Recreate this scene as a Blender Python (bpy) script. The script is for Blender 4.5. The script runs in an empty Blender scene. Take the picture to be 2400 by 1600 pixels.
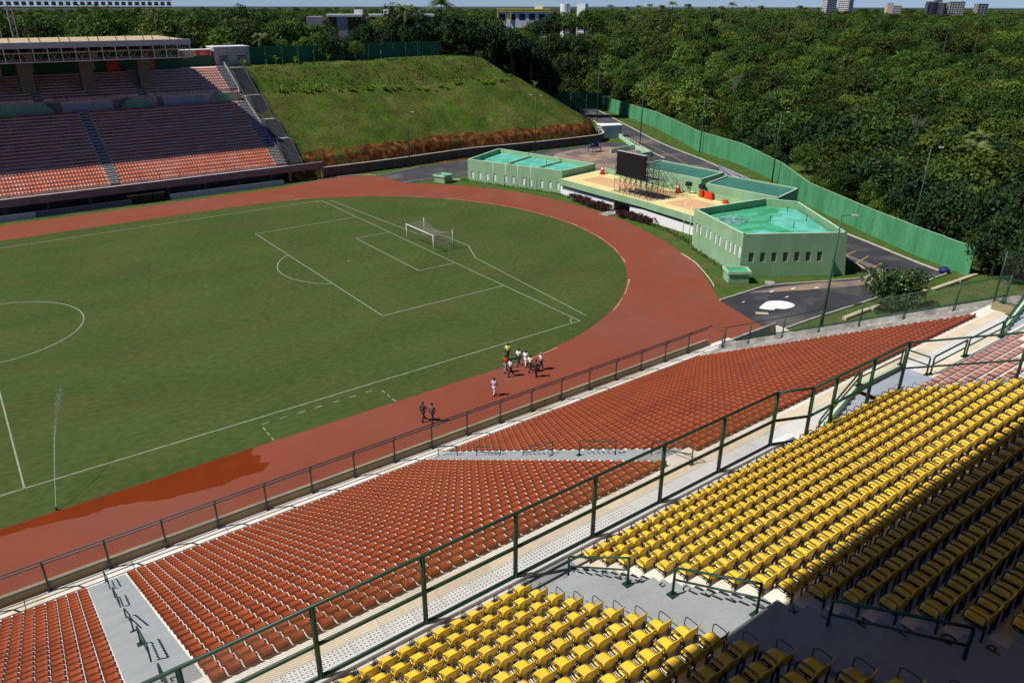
import bpy, bmesh, math, random
import numpy as np
from mathutils import Vector, Matrix, noise

random.seed(7)
rng = np.random.default_rng(11)
S = bpy.context.scene
COL = S.collection
R = math.radians

# ------------------------------------------------------------------ camera
CAM = Vector((1.169, -90.10, 31.215))
YAW, PITCH, FPX = 0.9313, -0.4204, 1762.66      # photograph is 2400 px wide
cd = bpy.data.cameras.new("camera")
cam = bpy.data.objects.new("camera", cd)
COL.objects.link(cam)
cam.location = CAM
cam.rotation_euler = (math.pi / 2 + PITCH, 0.0018 * -1, YAW - math.pi / 2)
cd.sensor_width = 36.0
cd.lens = FPX / 2400 * 36
cd.clip_start = 0.3
cd.clip_end = 20000
S.camera = cam

# ------------------------------------------------------------------ sky + sun
SUN_EL, SUN_AZ = R(52.5), R(159)                # azimuth of the sun from +X
W = bpy.data.worlds.new("World")
S.world = W
W.use_nodes = True
wn = W.node_tree
bg = wn.nodes["Background"]
sky = wn.nodes.new("ShaderNodeTexSky")
sky.sky_type = 'NISHITA'
sky.sun_disc = False
sky.sun_elevation = SUN_EL
sky.sun_rotation = R(90) - SUN_AZ
sky.altitude = 1500
sky.air_density = 0.75
sky.dust_density = 0.0
sky.ozone_density = 6.0
tint = wn.nodes.new("ShaderNodeMix")
tint.data_type = 'RGBA'; tint.blend_type = 'MULTIPLY'; tint.inputs["Factor"].default_value = 1.0
tint.inputs["B"].default_value = (0.62, 0.71, 0.95, 1)
wn.links.new(sky.outputs[0], tint.inputs["A"])
wn.links.new(tint.outputs["Result"], bg.inputs[0])
bg.inputs[1].default_value = 0.074
sd = bpy.data.lights.new("sun", 'SUN')
sun = bpy.data.objects.new("sun", sd)
COL.objects.link(sun)
sd.energy = 4.3
sd.angle = R(0.53)
sd.color = (1.0, 0.955, 0.88)
to_sun = Vector((math.cos(SUN_EL) * math.cos(SUN_AZ), math.cos(SUN_EL) * math.sin(SUN_AZ), math.sin(SUN_EL)))
sun.rotation_euler = to_sun.to_track_quat('Z', 'Y').to_euler()
S.view_settings.view_transform = 'Standard'
S.view_settings.look = 'None'
S.view_settings.exposure = 0.16
S.view_settings.gamma = 1.0
S.render.engine = 'CYCLES'
S.cycles.max_bounces = 5
S.cycles.diffuse_bounces = 3
S.cycles.glossy_bounces = 2
S.cycles.transparent_max_bounces = 8
S.cycles.use_denoising = True

# ------------------------------------------------------------------ materials
def mat(name, col, rough=0.8, var=0.12, scale=3.0, var2=0.08, scale2=25.0, bump=0.0, bscale=40.0,
        metal=0.0, spec=0.3, col2=None, mscale=0.5, mlo=0.45, mhi=0.6, world=True, rnd=0.0, trans=0.0, stretch=None, attr=None):
    m = bpy.data.materials.new(name)
    m.use_nodes = True
    nt = m.node_tree
    N, L = nt.nodes, nt.links
    b = N["Principled BSDF"]
    if world:
        src = N.new("ShaderNodeNewGeometry").outputs["Position"]
    else:
        src = N.new("ShaderNodeTexCoord").outputs["Object"]
    if stretch:
        mp = N.new("ShaderNodeMapping")
        mp.inputs["Scale"].default_value = stretch
        L.new(src, mp.inputs[0])
        src = mp.outputs[0]

    def noise_tex(sc, det=4.0):
        n = N.new("ShaderNodeTexNoise")
        n.inputs["Scale"].default_value = sc
        n.inputs["Detail"].default_value = det
        L.new(src, n.inputs["Vector"])
        return n.outputs["Fac"]

    def mix(mode, a, bb, fac=1.0):
        x = N.new("ShaderNodeMix")
        x.data_type = 'RGBA'
        x.blend_type = mode
        for sock, v in ((x.inputs["Factor"], fac), (x.inputs["A"], a), (x.inputs["B"], bb)):
            if hasattr(v, "is_output"):
                L.new(v, sock)
            else:
                sock.default_value = v
        return x.outputs["Result"]

    def ramp(v, lo, hi, a, bb):
        r = N.new("ShaderNodeMapRange")
        r.inputs["From Min"].default_value = lo
        r.inputs["From Max"].default_value = hi
        r.inputs["To Min"].default_value = a
        r.inputs["To Max"].default_value = bb
        L.new(v, r.inputs["Value"])
        return r.outputs["Result"]

    c = (*col, 1)
    if col2 is not None:
        c = mix('MIX', c, (*col2, 1), ramp(noise_tex(mscale, 6), mlo, mhi, 0, 1))
    if attr:
        at = N.new("ShaderNodeAttribute")
        at.attribute_name = attr
        c = mix('MULTIPLY', c, at.outputs["Color"])
    if var:
        c = mix('MULTIPLY', c, _grey(N, L, ramp(noise_tex(scale), 0.3, 0.7, 1 - var, 1 + var)))
    if var2:
        c = mix('MULTIPLY', c, _grey(N, L, ramp(noise_tex(scale2, 2), 0.3, 0.7, 1 - var2, 1 + var2)))
    if rnd:
        oi = N.new("ShaderNodeObjectInfo")
        c = mix('MULTIPLY', c, _grey(N, L, ramp(oi.outputs["Random"], 0, 1, 1 - rnd, 1 + rnd)))
    if hasattr(c, "is_output"):
        L.new(c, b.inputs["Base Color"])
    else:
        b.inputs["Base Color"].default_value = c
    b.inputs["Roughness"].default_value = rough
    b.inputs["Metallic"].default_value = metal
    b.inputs["Specular IOR Level"].default_value = spec
    if bump:
        bp_ = N.new("ShaderNodeBump")
        bp_.inputs["Strength"].default_value = bump
        bp_.inputs["Distance"].default_value = 0.05
        L.new(noise_tex(bscale, 3), bp_.inputs["Height"])
        L.new(bp_.outputs[0], b.inputs["Normal"])
    if trans:
        tr = N.new("ShaderNodeBsdfTranslucent")
        if hasattr(c, "is_output"):
            L.new(c, tr.inputs[0])
        ms = N.new("ShaderNodeMixShader")
        ms.inputs[0].default_value = trans
        L.new(b.outputs[0], ms.inputs[1])
        L.new(tr.outputs[0], ms.inputs[2])
        L.new(ms.outputs[0], N["Material Output"].inputs[0])
    return m


def _grey(N, L, v):
    cc = N.new("ShaderNodeCombineColor")
    for i in range(3):
        L.new(v, cc.inputs[i])
    return cc.outputs[0]


M = {}
M['pitch'] = mat("pitch_grass", (0.061, 0.093, 0.024), 0.95, 0.10, 0.10, 0.17, 1.9, col2=(0.078, 0.094, 0.028), mscale=0.13, mlo=0.40, mhi=0.70, bump=0.2, bscale=9, spec=0.06, stretch=(0.7, 1.3, 1))
M['verge'] = mat("verge_grass", (0.060, 0.115, 0.020), 0.95, 0.22, 0.5, 0.25, 5, col2=(0.085, 0.105, 0.030), mscale=0.3, bump=0.4, bscale=12, spec=0.08)
M['line'] = mat("line_paint", (0.29, 0.33, 0.235), 0.9, 0.25, 2.0, 0.2, 9)
M['track'] = mat("track_rubber", (0.250, 0.066, 0.036), 0.88, 0.06, 0.22, 0.07, 14, col2=(0.238, 0.074, 0.047), mscale=0.10, bump=0.15, bscale=60, spec=0.12)
M['wet'] = mat("wet_track", (0.185, 0.030, 0.005), 0.75, 0.10, 0.5, 0.03, 8, spec=0.05)
M['dust'] = mat("pale_dust", (0.46, 0.26, 0.15), 0.95, 0.2, 1.0, 0.2, 12)
M['asphalt'] = mat("asphalt", (0.060, 0.060, 0.068), 0.9, 0.20, 0.25, 0.2, 9, col2=(0.20, 0.18, 0.165), mscale=0.10, mlo=0.52, mhi=0.75, bump=0.2, bscale=30)
M['asphalt_dark'] = mat("fresh_asphalt", (0.042, 0.043, 0.050), 0.85, 0.22, 0.3, 0.15, 12, col2=(0.15, 0.135, 0.125), mscale=0.16, mlo=0.50, mhi=0.74, bump=0.2, bscale=30)
M['sand'] = mat("sandy_yard", (0.36, 0.25, 0.17), 0.95, 0.25, 0.4, 0.15, 6, col2=(0.16, 0.13, 0.12), mscale=0.18, mlo=0.4, mhi=0.62)
M['soil'] = mat("orange_soil", (0.26, 0.105, 0.032), 0.95, 0.4, 0.5, 0.35, 3, col2=(0.085, 0.042, 0.016), mscale=0.35, bump=0.5, bscale=4)
M['kerb'] = mat("kerb_concrete", (0.56, 0.51, 0.43), 0.85, 0.18, 1.2, 0.1, 10)
M['conc'] = mat("white_concrete", (0.78, 0.745, 0.66), 0.8, 0.10, 0.5, 0.07, 7, col2=(0.66, 0.58, 0.445), mscale=0.22, mlo=0.48, mhi=0.66, bump=0.1, bscale=30)
M['slab_w'] = mat("grey_white_slab", (0.74, 0.72, 0.69), 0.8, 0.08, 0.9, 0.05, 9, rnd=0.07)
M['cream'] = mat("cream_concrete", (0.68, 0.585, 0.43), 0.85, 0.10, 0.6, 0.07, 7, rnd=0.05)
M['grey'] = mat("grey_painted_steps", (0.33, 0.355, 0.355), 0.75, 0.09, 0.7, 0.05, 10, bump=0.05, bscale=20)
M['bluegrey'] = mat("bluish_grey_paint", (0.36, 0.40, 0.47), 0.75, 0.08, 0.7, 0.05, 10)
M['mortar'] = mat("stained_concrete", (0.36, 0.345, 0.315), 0.9, 0.25, 0.8, 0.15, 6, col2=(0.24, 0.23, 0.205), mscale=0.6)
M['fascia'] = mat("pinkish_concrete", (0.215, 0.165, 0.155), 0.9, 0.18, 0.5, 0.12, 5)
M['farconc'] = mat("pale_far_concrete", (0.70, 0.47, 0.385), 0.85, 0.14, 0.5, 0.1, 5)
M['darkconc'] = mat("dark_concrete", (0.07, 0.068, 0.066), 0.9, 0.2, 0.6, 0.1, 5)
M['brownwall'] = mat("brown_parapet", (0.30, 0.25, 0.15), 0.9, 0.18, 0.6, 0.1, 6)
M['red'] = mat("red_seat_plastic", (0.325, 0.066, 0.014), 0.45, 0.08, 0.6, 0.0, 10, spec=0.35, rnd=0.10, col2=(0.27, 0.052, 0.013), mscale=0.35, mlo=0.4, mhi=0.7)
M['farred'] = mat("far_seat_plastic", (0.64, 0.13, 0.035), 0.42, 0.14, 0.6, 0.0, 10, spec=0.4, col2=(0.62, 0.22, 0.12), mscale=0.3)
M['pink'] = mat("faded_pink_seat_plastic", (0.47, 0.245, 0.21), 0.5, 0.10, 1.0, 0.0, 10, spec=0.3, rnd=0.10)
M['yellow'] = mat("yellow_seat_plastic", (0.90, 0.59, 0.042), 0.40, 0.06, 0.8, 0.03, 14, spec=0.35, rnd=0.07, col2=(0.84, 0.56, 0.06), mscale=1.5)
M['black'] = mat("black_metal", (0.022, 0.022, 0.026), 0.45, 0.0, 3, 0.0, 10, spec=0.4)
M['gfence'] = mat("dark_green_paint", (0.012, 0.052, 0.032), 0.45, 0.1, 4, 0.05, 20, spec=0.4)
M['bluesteel'] = mat("slate_blue_paint", (0.038, 0.060, 0.068), 0.5, 0.1, 4, 0.05, 20, spec=0.4)
M['wire'] = mat("grey_wire", (0.16, 0.165, 0.16), 0.5, 0.0, 3, 0.0, 9)
M['wirel'] = mat("pale_wire", (0.34, 0.33, 0.30), 0.6, 0.0, 3, 0.0, 9)
M['glight'] = mat("light_green_wall_paint", (0.265, 0.445, 0.255), 0.85, 0.07, 0.35, 0.04, 5, col2=(0.235, 0.40, 0.225), mscale=0.5, stretch=(1, 1, 0.3))
M['gtrim'] = mat("pale_green_trim", (0.42, 0.62, 0.42), 0.8, 0.06, 1.0, 0.04, 5)
M['groof'] = mat("turquoise_roof_paint", (0.10, 0.45, 0.32), 0.6, 0.07, 0.4, 0.05, 4, col2=(0.16, 0.58, 0.45), mscale=0.5)
M['groof2'] = mat("stained_green_roof", (0.055, 0.34, 0.15), 0.55, 0.12, 0.5, 0.2, 2.5, col2=(0.08, 0.43, 0.24), mscale=0.5, mlo=0.42, mhi=0.6, stretch=(0.5, 1.4, 1))
M['puddle'] = mat("puddle_stain", (0.28, 0.50, 0.46), 0.3, 0.2, 2, 0.1, 6, col2=(0.05, 0.22, 0.12), mscale=1.1, mlo=0.44, mhi=0.54, stretch=(0.5, 1.5, 1))
M['teal'] = mat("dull_teal_roof", (0.045, 0.18, 0.13), 0.8, 0.10, 0.6, 0.06, 4)
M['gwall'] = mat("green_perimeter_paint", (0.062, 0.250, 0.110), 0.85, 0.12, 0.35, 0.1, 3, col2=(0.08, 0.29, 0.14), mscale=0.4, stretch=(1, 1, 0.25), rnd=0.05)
M['gwall_d'] = mat("dark_and_shaded_green_paint", (0.03, 0.12, 0.06), 0.85, 0.12, 0.35, 0.1, 3)  # own dark green, and the shaded copy of the green wall paint
M['white'] = mat("white_paint", (0.74, 0.75, 0.78), 0.7, 0.05, 0.8, 0.03, 6)
M['purewhite'] = mat("fresh_white_paint", (0.82, 0.82, 0.80), 0.6, 0.03, 2.0, 0.0, 6)
M['greywall'] = mat("greyish_white_wall", (0.40, 0.39, 0.40), 0.85, 0.08, 0.6, 0.05, 4)
M['yterr'] = mat("yellow_terrace_floor", (0.80, 0.66, 0.29), 0.85, 0.07, 0.5, 0.06, 4)
M['oterr'] = mat("orange_terrace_floor", (0.70, 0.42, 0.22), 0.85, 0.08, 0.5, 0.06, 4)
M['windowgrey'] = mat("grey_window_pane", (0.12, 0.115, 0.115), 0.4, 0.2, 3)
M['stairdark'] = mat("dark_stair_concrete", (0.13, 0.13, 0.13), .9, .15, 1)
M['bush'] = mat("glossy_bush_leaves", (0.052, 0.100, 0.022), 0.4, 0.25, 0.8, 0.12, 1.3, trans=0.2, attr="tint", spec=0.5)
M['polegreen'] = mat("mid_green_pole_paint", (0.035, 0.095, 0.06), .5, .1, 2)
M['screen'] = mat("black_led_screen", (0.010, 0.009, 0.010), 0.6, 0.0, 2, 0.0, 6)
M['glass'] = mat("dark_glass", (0.02, 0.025, 0.03), 0.12, 0.0, 2, 0.0, 6, spec=0.6)
M['cone'] = mat("orange_red_plastic", (0.60, 0.055, 0.015), 0.5, 0.05, 2, 0.0, 6)
M['beige'] = mat("beige_roof_sheet", (0.52, 0.41, 0.235), 0.8, 0.1, 0.3, 0.08, 3)
M['greysteel'] = mat("pale_grey_steel", (0.48, 0.46, 0.45), 0.6, 0.08, 1, 0.04, 6)
M['pillar'] = mat("olive_concrete", (0.19, 0.17, 0.125), 0.9, 0.15, 0.8, 0.1, 4)
M['leaf'] = mat("tree_leaves", (0.046, 0.096, 0.013), 0.6, 0.25, 0.035, 0.12, 1.3, col2=(0.105, 0.150, 0.021), mscale=0.05, mlo=0.42, mhi=0.66, rnd=0.5, trans=0.25, attr="tint", spec=0.2)
M['leafd'] = mat("dark_tree_leaves", (0.026, 0.058, 0.014), 0.6, 0.25, 0.2, 0.12, 1.3, rnd=0.25, trans=0.2, attr="tint", spec=0.25)
M['leafy'] = mat("bright_palm_leaves", (0.135, 0.19, 0.05), 0.5, 0.2, 0.4, 0.12, 1.3, rnd=0.25, trans=0.25, attr="tint", spec=0.3)
M['bark'] = mat("bark", (0.12, 0.095, 0.07), 0.9, 0.25, 2, 0.15, 12)
M['hedge'] = mat("maroon_hedge_leaves", (0.040, 0.012, 0.014), 0.7, 0.3, 2, 0.2, 9, attr="tint")
M['skin'] = mat("skin", (0.14, 0.075, 0.045), 0.6, 0.0)
M['hair'] = mat("black_hair", (0.012, 0.010, 0.009), 0.6, 0.0)
M['tarp'] = mat("blue_tarp", (0.012, 0.028, 0.14), 0.6, 0.1)
M['wood'] = mat("weathered_board", (0.50, 0.43, 0.29), 0.85, 0.15, 2)
M['pipe'] = mat("grey_pipe", (0.25, 0.25, 0.30), 0.5, 0.1)
M['yline'] = mat("yellow_road_paint", (0.55, 0.33, 0.06), 0.8, 0.2, 2)


def embank_mat():
    m = mat("embankment_grass", (0.057, 0.096, 0.014), 0.95, 0.28, 0.22, 0.3, 2.2, col2=(0.098, 0.104, 0.026), mscale=0.14, mlo=0.4, mhi=0.66, bump=0.5, bscale=5, spec=0.05)
    nt = m.node_tree
    N, L = nt.nodes, nt.links
    b = N["Principled BSDF"]
    old = b.inputs["Base Color"].links[0].from_socket
    at = N.new("ShaderNodeAttribute")
    at.attribute_name = "soil"
    pos = N.new("ShaderNodeNewGeometry").outputs["Position"]
    nz = N.new("ShaderNodeTexNoise")
    nz.inputs["Scale"].default_value = 0.9
    nz.inputs["Detail"].default_value = 6
    mp = N.new("ShaderNodeMapping")
    mp.inputs["Scale"].default_value = (.7, .7, 0.7)
    L.new(pos, mp.inputs[0])
    L.new(mp.outputs[0], nz.inputs["Vector"])
    ad = N.new("ShaderNodeMath")
    ad.operation = 'ADD'
    L.new(at.outputs["Fac"], ad.inputs[0])
    L.new(nz.outputs["Fac"], ad.inputs[1])
    mr = N.new("ShaderNodeMapRange")
    mr.inputs["From Min"].default_value = 0.88
    mr.inputs["From Max"].default_value = 1.02
    L.new(ad.outputs[0], mr.inputs["Value"])
    cr = N.new("ShaderNodeValToRGB")
    e = cr.color_ramp.elements
    e[0].position = 0.38; e[0].color = (0.040, 0.020, 0.008, 1)
    e[1].position = 0.72; e[1].color = (0.36, 0.22, 0.08, 1)
    for p_, c_ in ((0.48, (0.085, 0.034, 0.011, 1)), (0.58, (0.21, 0.078, 0.021, 1))):
        x = e.new(p_); x.color = c_
    nz2 = N.new("ShaderNodeTexNoise")
    nz2.inputs["Scale"].default_value = 0.75
    nz2.inputs["Detail"].default_value = 8
    nz2.inputs["Roughness"].default_value = 0.7
    mp2 = N.new("ShaderNodeMapping")
    mp2.inputs["Scale"].default_value = (1.2, 1, 0.8)
    L.new(pos, mp2.inputs[0])
    L.new(mp2.outputs[0], nz2.inputs["Vector"])
    L.new(nz2.outputs["Fac"], cr.inputs[0])
    mx = N.new("ShaderNodeMix")
    mx.data_type = 'RGBA'
    L.new(mr.outputs[0], mx.inputs["Factor"])
    L.new(old, mx.inputs["A"])
    L.new(cr.outputs[0], mx.inputs["B"])
    L.new(mx.outputs["Result"], b.inputs["Base Color"])
    return m


M['embank'] = embank_mat()


def dotted_slab_mat():
    m = mat("perforated_slab", (0.72, 0.71, 0.68), 0.8, 0.07, 1.2, 0.04, 9, rnd=0.06)
    nt = m.node_tree
    N, L = nt.nodes, nt.links
    b = N["Principled BSDF"]
    old = b.inputs["Base Color"].links[0].from_socket
    tc = N.new("ShaderNodeTexCoord")
    sc = N.new("ShaderNodeVectorMath"); sc.operation = 'SCALE'; sc.inputs["Scale"].default_value = 1 / 0.137
    L.new(tc.outputs["Object"], sc.inputs[0])
    fr = N.new("ShaderNodeVectorMath"); fr.operation = 'FRACTION'
    L.new(sc.outputs[0], fr.inputs[0])
    sp = N.new("ShaderNodeSeparateXYZ")
    L.new(fr.outputs[0], sp.inputs[0])
    cm = N.new("ShaderNodeCombineXYZ")
    L.new(sp.outputs[0], cm.inputs[0]); L.new(sp.outputs[1], cm.inputs[1])
    ds = N.new("ShaderNodeVectorMath"); ds.operation = 'DISTANCE'
    ds.inputs[1].default_value = (0.5, 0.5, 0)
    L.new(cm.outputs[0], ds.inputs[0])
    lt = N.new("ShaderNodeMath"); lt.operation = 'LESS_THAN'; lt.inputs[1].default_value = 0.21
    L.new(ds.outputs["Value"], lt.inputs[0])
    mx = N.new("ShaderNodeMix"); mx.data_type = 'RGBA'
    L.new(lt.outputs[0], mx.inputs["Factor"]); L.new(old, mx.inputs["A"])
    mx.inputs["B"].default_value = (0.16, 0.15, 0.14, 1)
    L.new(mx.outputs["Result"], b.inputs["Base Color"])
    return m


M['dots'] = dotted_slab_mat()

# ------------------------------------------------------------------ mesh helpers
class MB:
    def __init__(s):
        s.v = []; s.f = []
    def add(s, vs, fs):
        o = len(s.v)
        s.v += [tuple(x) for x in vs]
        s.f += [tuple(i + o for i in f) for f in fs]
    def box(s, c, d, rz=0.0):
        x, y, z = d[0] / 2, d[1] / 2, d[2] / 2
        cs, sn = math.cos(rz), math.sin(rz)
        vs = []
        for k in (-z, z):
            for a, b in ((-x, -y), (x, -y), (x, y), (-x, y)):
                vs.append((c[0] + a * cs - b * sn, c[1] + a * sn + b * cs, c[2] + k))
        s.add(vs, BOXF)
    def mm(s, a, b):
        s.box([(a[i] + b[i]) / 2 for i in range(3)], [abs(b[i] - a[i]) for i in range(3)])
    def bar(s, p, q, w, h=None, up=(0, 0, 1)):
        h = h or w
        p, q = Vector(p), Vector(q)
        d = (q - p)
        if d.length < 1e-6:
            return
        d.normalize()
        u = Vector(up)
        if abs(d.dot(u)) > 0.99:
            u = Vector((1, 0, 0))
        sd_ = d.cross(u).normalized(); u2 = sd_.cross(d)
        vs = []
        for e in (p, q):
            for a, b in ((-1, -1), (1, -1), (1, 1), (-1, 1)):
                vs.append(e + sd_ * (a * w / 2) + u2 * (b * h / 2))
        s.add(vs, BOXF)
    def tube(s, pts, r, n=6, cap=True):
        pts = [Vector(p) for p in pts]
        rs = r if isinstance(r, (list, tuple)) else [r] * len(pts)
        o = len(s.v)
        prev = None
        for i, p in enumerate(pts):
            d = (pts[min(i + 1, len(pts) - 1)] - pts[max(i - 1, 0)])
            d = d.normalized() if d.length > 1e-9 else Vector((0, 0, 1))
            if prev is None:
                a = Vector((1, 0, 0)) if abs(d.x) < 0.9 else Vector((0, 1, 0))
                prev = d.cross(a).normalized()
            else:
                prev = (prev - d * prev.dot(d))
                prev = prev.normalized() if prev.length > 1e-6 else d.orthogonal().normalized()
            b = d.cross(prev)
            for k in range(n):
                t = 2 * math.pi * k / n
                s.v.append(tuple(p + (prev * math.cos(t) + b * math.sin(t)) * rs[i]))
        for i in range(len(pts) - 1):
            for k in range(n):
                s.f.append((o + i * n + k, o + i * n + (k + 1) % n, o + (i + 1) * n + (k + 1) % n, o + (i + 1) * n + k))
        if cap:
            s.f.append(tuple(o + k for k in reversed(range(n))))
            s.f.append(tuple(o + (len(pts) - 1) * n + k for k in range(n)))
    def prism(s, poly, z0, z1, poly2=None):
        n = len(poly); o = len(s.v)
        a = sum(poly[i][0] * poly[(i + 1) % n][1] - poly[(i + 1) % n][0] * poly[i][1] for i in range(n))
        if a < 0:
            poly = poly[::-1]
            if poly2: poly2 = poly2[::-1]
        p2 = poly2 or poly
        s.v += [(p[0], p[1], z0) for p in poly] + [(p[0], p[1], z1) for p in p2]
        for i in range(n):
            j = (i + 1) % n
            s.f.append((o + i, o + j, o + n + j, o + n + i))
        s.f.append(tuple(o + i for i in reversed(range(n))))
        s.f.append(tuple(o + n + i for i in range(n)))
    def strip(s, pts, w, z0, z1):
        """upright kerb or wall along a polyline"""
        P = [Vector((p[0], p[1], 0)) for p in pts]
        L_, R_ = [], []
        for i, p in enumerate(P):
            d = (P[min(i + 1, len(P) - 1)] - P[max(i - 1, 0)]).normalized()
            n = Vector((-d.y, d.x, 0)) * (w / 2)
            L_.append(p + n); R_.append(p - n)
        for i in range(len(P) - 1):
            a, b, c, d = L_[i], L_[i + 1], R_[i + 1], R_[i]
            vs = [(q.x, q.y, z) for z in (z0, z1) for q in (d, c, b, a)]
            s.add(vs, BOXF)
    def sheet(s, pts, z=0.0):
        o = len(s.v)
        s.v += [(p[0], p[1], z if len(p) < 3 else p[2]) for p in pts]
        s.f.append(tuple(range(o, o + len(pts))))
    def mesh(s, name, mt, smooth=False, origin=(0, 0, 0)):
        me = bpy.data.meshes.new(name)
        ox, oy, oz = origin
        me.from_pydata([(a - ox, b - oy, c - oz) for a, b, c in s.v], [], s.f)
        if isinstance(mt, (list, tuple)):
            for x in mt: me.materials.append(x)
        elif mt:
            me.materials.append(mt)
        if smooth:
            me.polygons.foreach_set("use_smooth", [True] * len(me.polygons))
        me.update()
        return me
    def build(s, name, mt, parent=None, smooth=False):
        org = parent.location if parent is not None and parent.parent is None else (0, 0, 0)
        if parent is not None and parent.parent is not None:
            org = parent.parent.location
        return link(name, s.mesh(name, mt, smooth, org), parent)


BOXF = [(0, 3, 2, 1), (4, 5, 6, 7), (0, 1, 5, 4), (1, 2, 6, 5), (2, 3, 7, 6), (3, 0, 4, 7)]


def link(name, data, parent=None, loc=None, rz=0.0):
    o = bpy.data.objects.new(name, data)
    COL.objects.link(o)
    if parent is not None:
        o.parent = parent
    if loc is not None:
        o.location = loc
    if rz:
        o.rotation_euler = (0, 0, rz)
    return o


def tag(o, label=None, cat=None, group=None, kind=None):
    if label: o["label"] = label
    if cat: o["category"] = cat
    if group: o["group"] = group
    if kind: o["kind"] = kind
    return o


def thing(name, label, cat, loc=(0, 0, 0), rz=0.0, group=None):
    return tag(link(name, None, None, loc, rz), label, cat, group)


def struct(o):
    o["kind"] = "structure"
    return o


def copy_tree(o, loc=None, rz=None, label=None):
    c = o.copy(); COL.objects.link(c)
    if loc is not None: c.location = loc
    if rz is not None: c.rotation_euler = (0, 0, rz)
    if label: c["label"] = label
    for ch in CH.get(o.name, []):
        d = ch.copy(); COL.objects.link(d); d.parent = c
        for g in CH.get(ch.name, []):
            e = g.copy(); COL.objects.link(e); e.parent = d
    return c


CH = {}
def index_children(*roots):
    for r in roots:
        CH[r.name] = list(r.children)
        for c in r.children:
            CH[c.name] = list(c.children)


def smooth_line(pts, n=6, closed=False):
    out = []
    P = [np.array(p, float) for p in pts]
    m = len(P)
    rngi = range(m if closed else m - 1)
    for i in rngi:
        p0 = P[(i - 1) % m] if closed or i > 0 else P[0]
        p1, p2 = P[i], P[(i + 1) % m]
        p3 = P[(i + 2) % m] if closed or i + 2 < m else P[-1]
        for k in range(n):
            t = k / n
            out.append(tuple(0.5 * ((2 * p1) + (-p0 + p2) * t + (2 * p0 - 5 * p1 + 4 * p2 - p3) * t * t + (-p0 + 3 * p1 - 3 * p2 + p3) * t ** 3)))
    if not closed:
        out.append(tuple(P[-1]))
    return out


def cam_uv(x, y, z):
    """where a point falls in the photograph (only used to choose what is near and in view)"""
    d = Vector((x, y, z)) - CAM
    f = Vector((math.cos(PITCH) * math.cos(YAW), math.cos(PITCH) * math.sin(YAW), math.sin(PITCH)))
    r = Vector((math.sin(YAW), -math.cos(YAW), 0)); u = r.cross(f)
    w = d.dot(f)
    if w < 0.5: return None
    return 1200 + FPX * d.dot(r) / w, 800 - FPX * d.dot(u) / w, w


ORD = "zeroth first second third fourth fifth sixth seventh eighth ninth tenth eleventh twelfth thirteenth fourteenth fifteenth sixteenth seventeenth eighteenth nineteenth twentieth".split()
def ordw(n):
    if n < len(ORD): return ORD[n]
    suf = {1: "st", 2: "nd", 3: "rd"}.get(n % 10, "th") if n % 100 not in (11, 12, 13) else "th"
    return f"{n}{suf}"


def join_many(name, parts, xf, parent=None):
    """one mesh of many copies: parts = [(mesh, material)], xf = [(x,y,z,rz,s)]"""
    V, F, MI, SMO, nv = [], [], [], [], 0
    xf = np.array(xf, float)
    for mi, me in enumerate(parts):
        vs = np.empty(len(me.vertices) * 3); me.vertices.foreach_get("co", vs); vs = vs.reshape(-1, 3)
        lt = np.empty(len(me.polygons), int); me.polygons.foreach_get("loop_total", lt)
        li = np.empty(len(me.loops), int); me.loops.foreach_get("vertex_index", li)
        c, s_ = np.cos(xf[:, 3]), np.sin(xf[:, 3])
        X = (vs[None, :, 0] * c[:, None] - vs[None, :, 1] * s_[:, None]) * xf[:, 4:5] + xf[:, 0:1]
        Y = (vs[None, :, 0] * s_[:, None] + vs[None, :, 1] * c[:, None]) * xf[:, 4:5] + xf[:, 1:2]
        Z = vs[None, :, 2] * xf[:, 4:5] + xf[:, 2:3]
        V.append(np.stack([X, Y, Z], -1).reshape(-1, 3))
        k = len(xf)
        F.append(((li[None, :] + (np.arange(k) * len(vs))[:, None]) + nv).reshape(-1))
        MI.append((np.tile(lt, k), mi))
        sm = np.empty(len(me.polygons), bool); me.polygons.foreach_get("use_smooth", sm)
        SMO.append(np.tile(sm, k))
        nv += len(vs) * k
    V = np.concatenate(V); li = np.concatenate(F)
    lt = np.concatenate([a for a, _ in MI]); mi = np.concatenate([np.full(len(a), b) for a, b in MI])
    me = bpy.data.meshes.new(name)
    me.vertices.add(len(V)); me.vertices.foreach_set("co", V.ravel())
    me.loops.add(len(li)); me.loops.foreach_set("vertex_index", li.astype(np.int32))
    me.polygons.add(len(lt))
    ls = np.concatenate([[0], np.cumsum(lt)[:-1]])
    me.polygons.foreach_set("loop_start", ls.astype(np.int32))
    me.polygons.foreach_set("material_index", mi.astype(np.int32))
    me.polygons.foreach_set("use_smooth", np.concatenate(SMO))
    for p in parts:
        me.materials.append(p.materials[0])
    me.update(calc_edges=True)
    return link(name, me, parent)

# ================================================================== GROUND
def base_ground():
    mb = MB(); mb.sheet([(-260, -160), (190, -160), (190, 110), (-260, 110)], -0.03)
    struct(mb.build("grass_ground", M['verge']))


base_ground()
TR_OUT = [(66.3, -48.5), (67.0, -45.9), (69.2, -39.1)] + smooth_line([(69.2, -39.1), (73.4, -33.7), (76.6, -29.5), (79.8, -23.6), (83.0, -15.4), (85.6, -5.1), (85.9, 4.8), (84.2, 17.0), (81.0, 24.6), (77.2, 31), (70.8, 38)], 6) + [(69.7, 46.8)] + smooth_line([(69.7, 46.8), (65.8, 49.9), (61.7, 50.3), (55.3, 49.2), (50, 47.8)], 4)
mb = MB(); mb.sheet([(-200, -48.5)] + TR_OUT + [(-200, 47.3)], 0.0)
struct(mb.build("running_track", M['track']))


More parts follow.
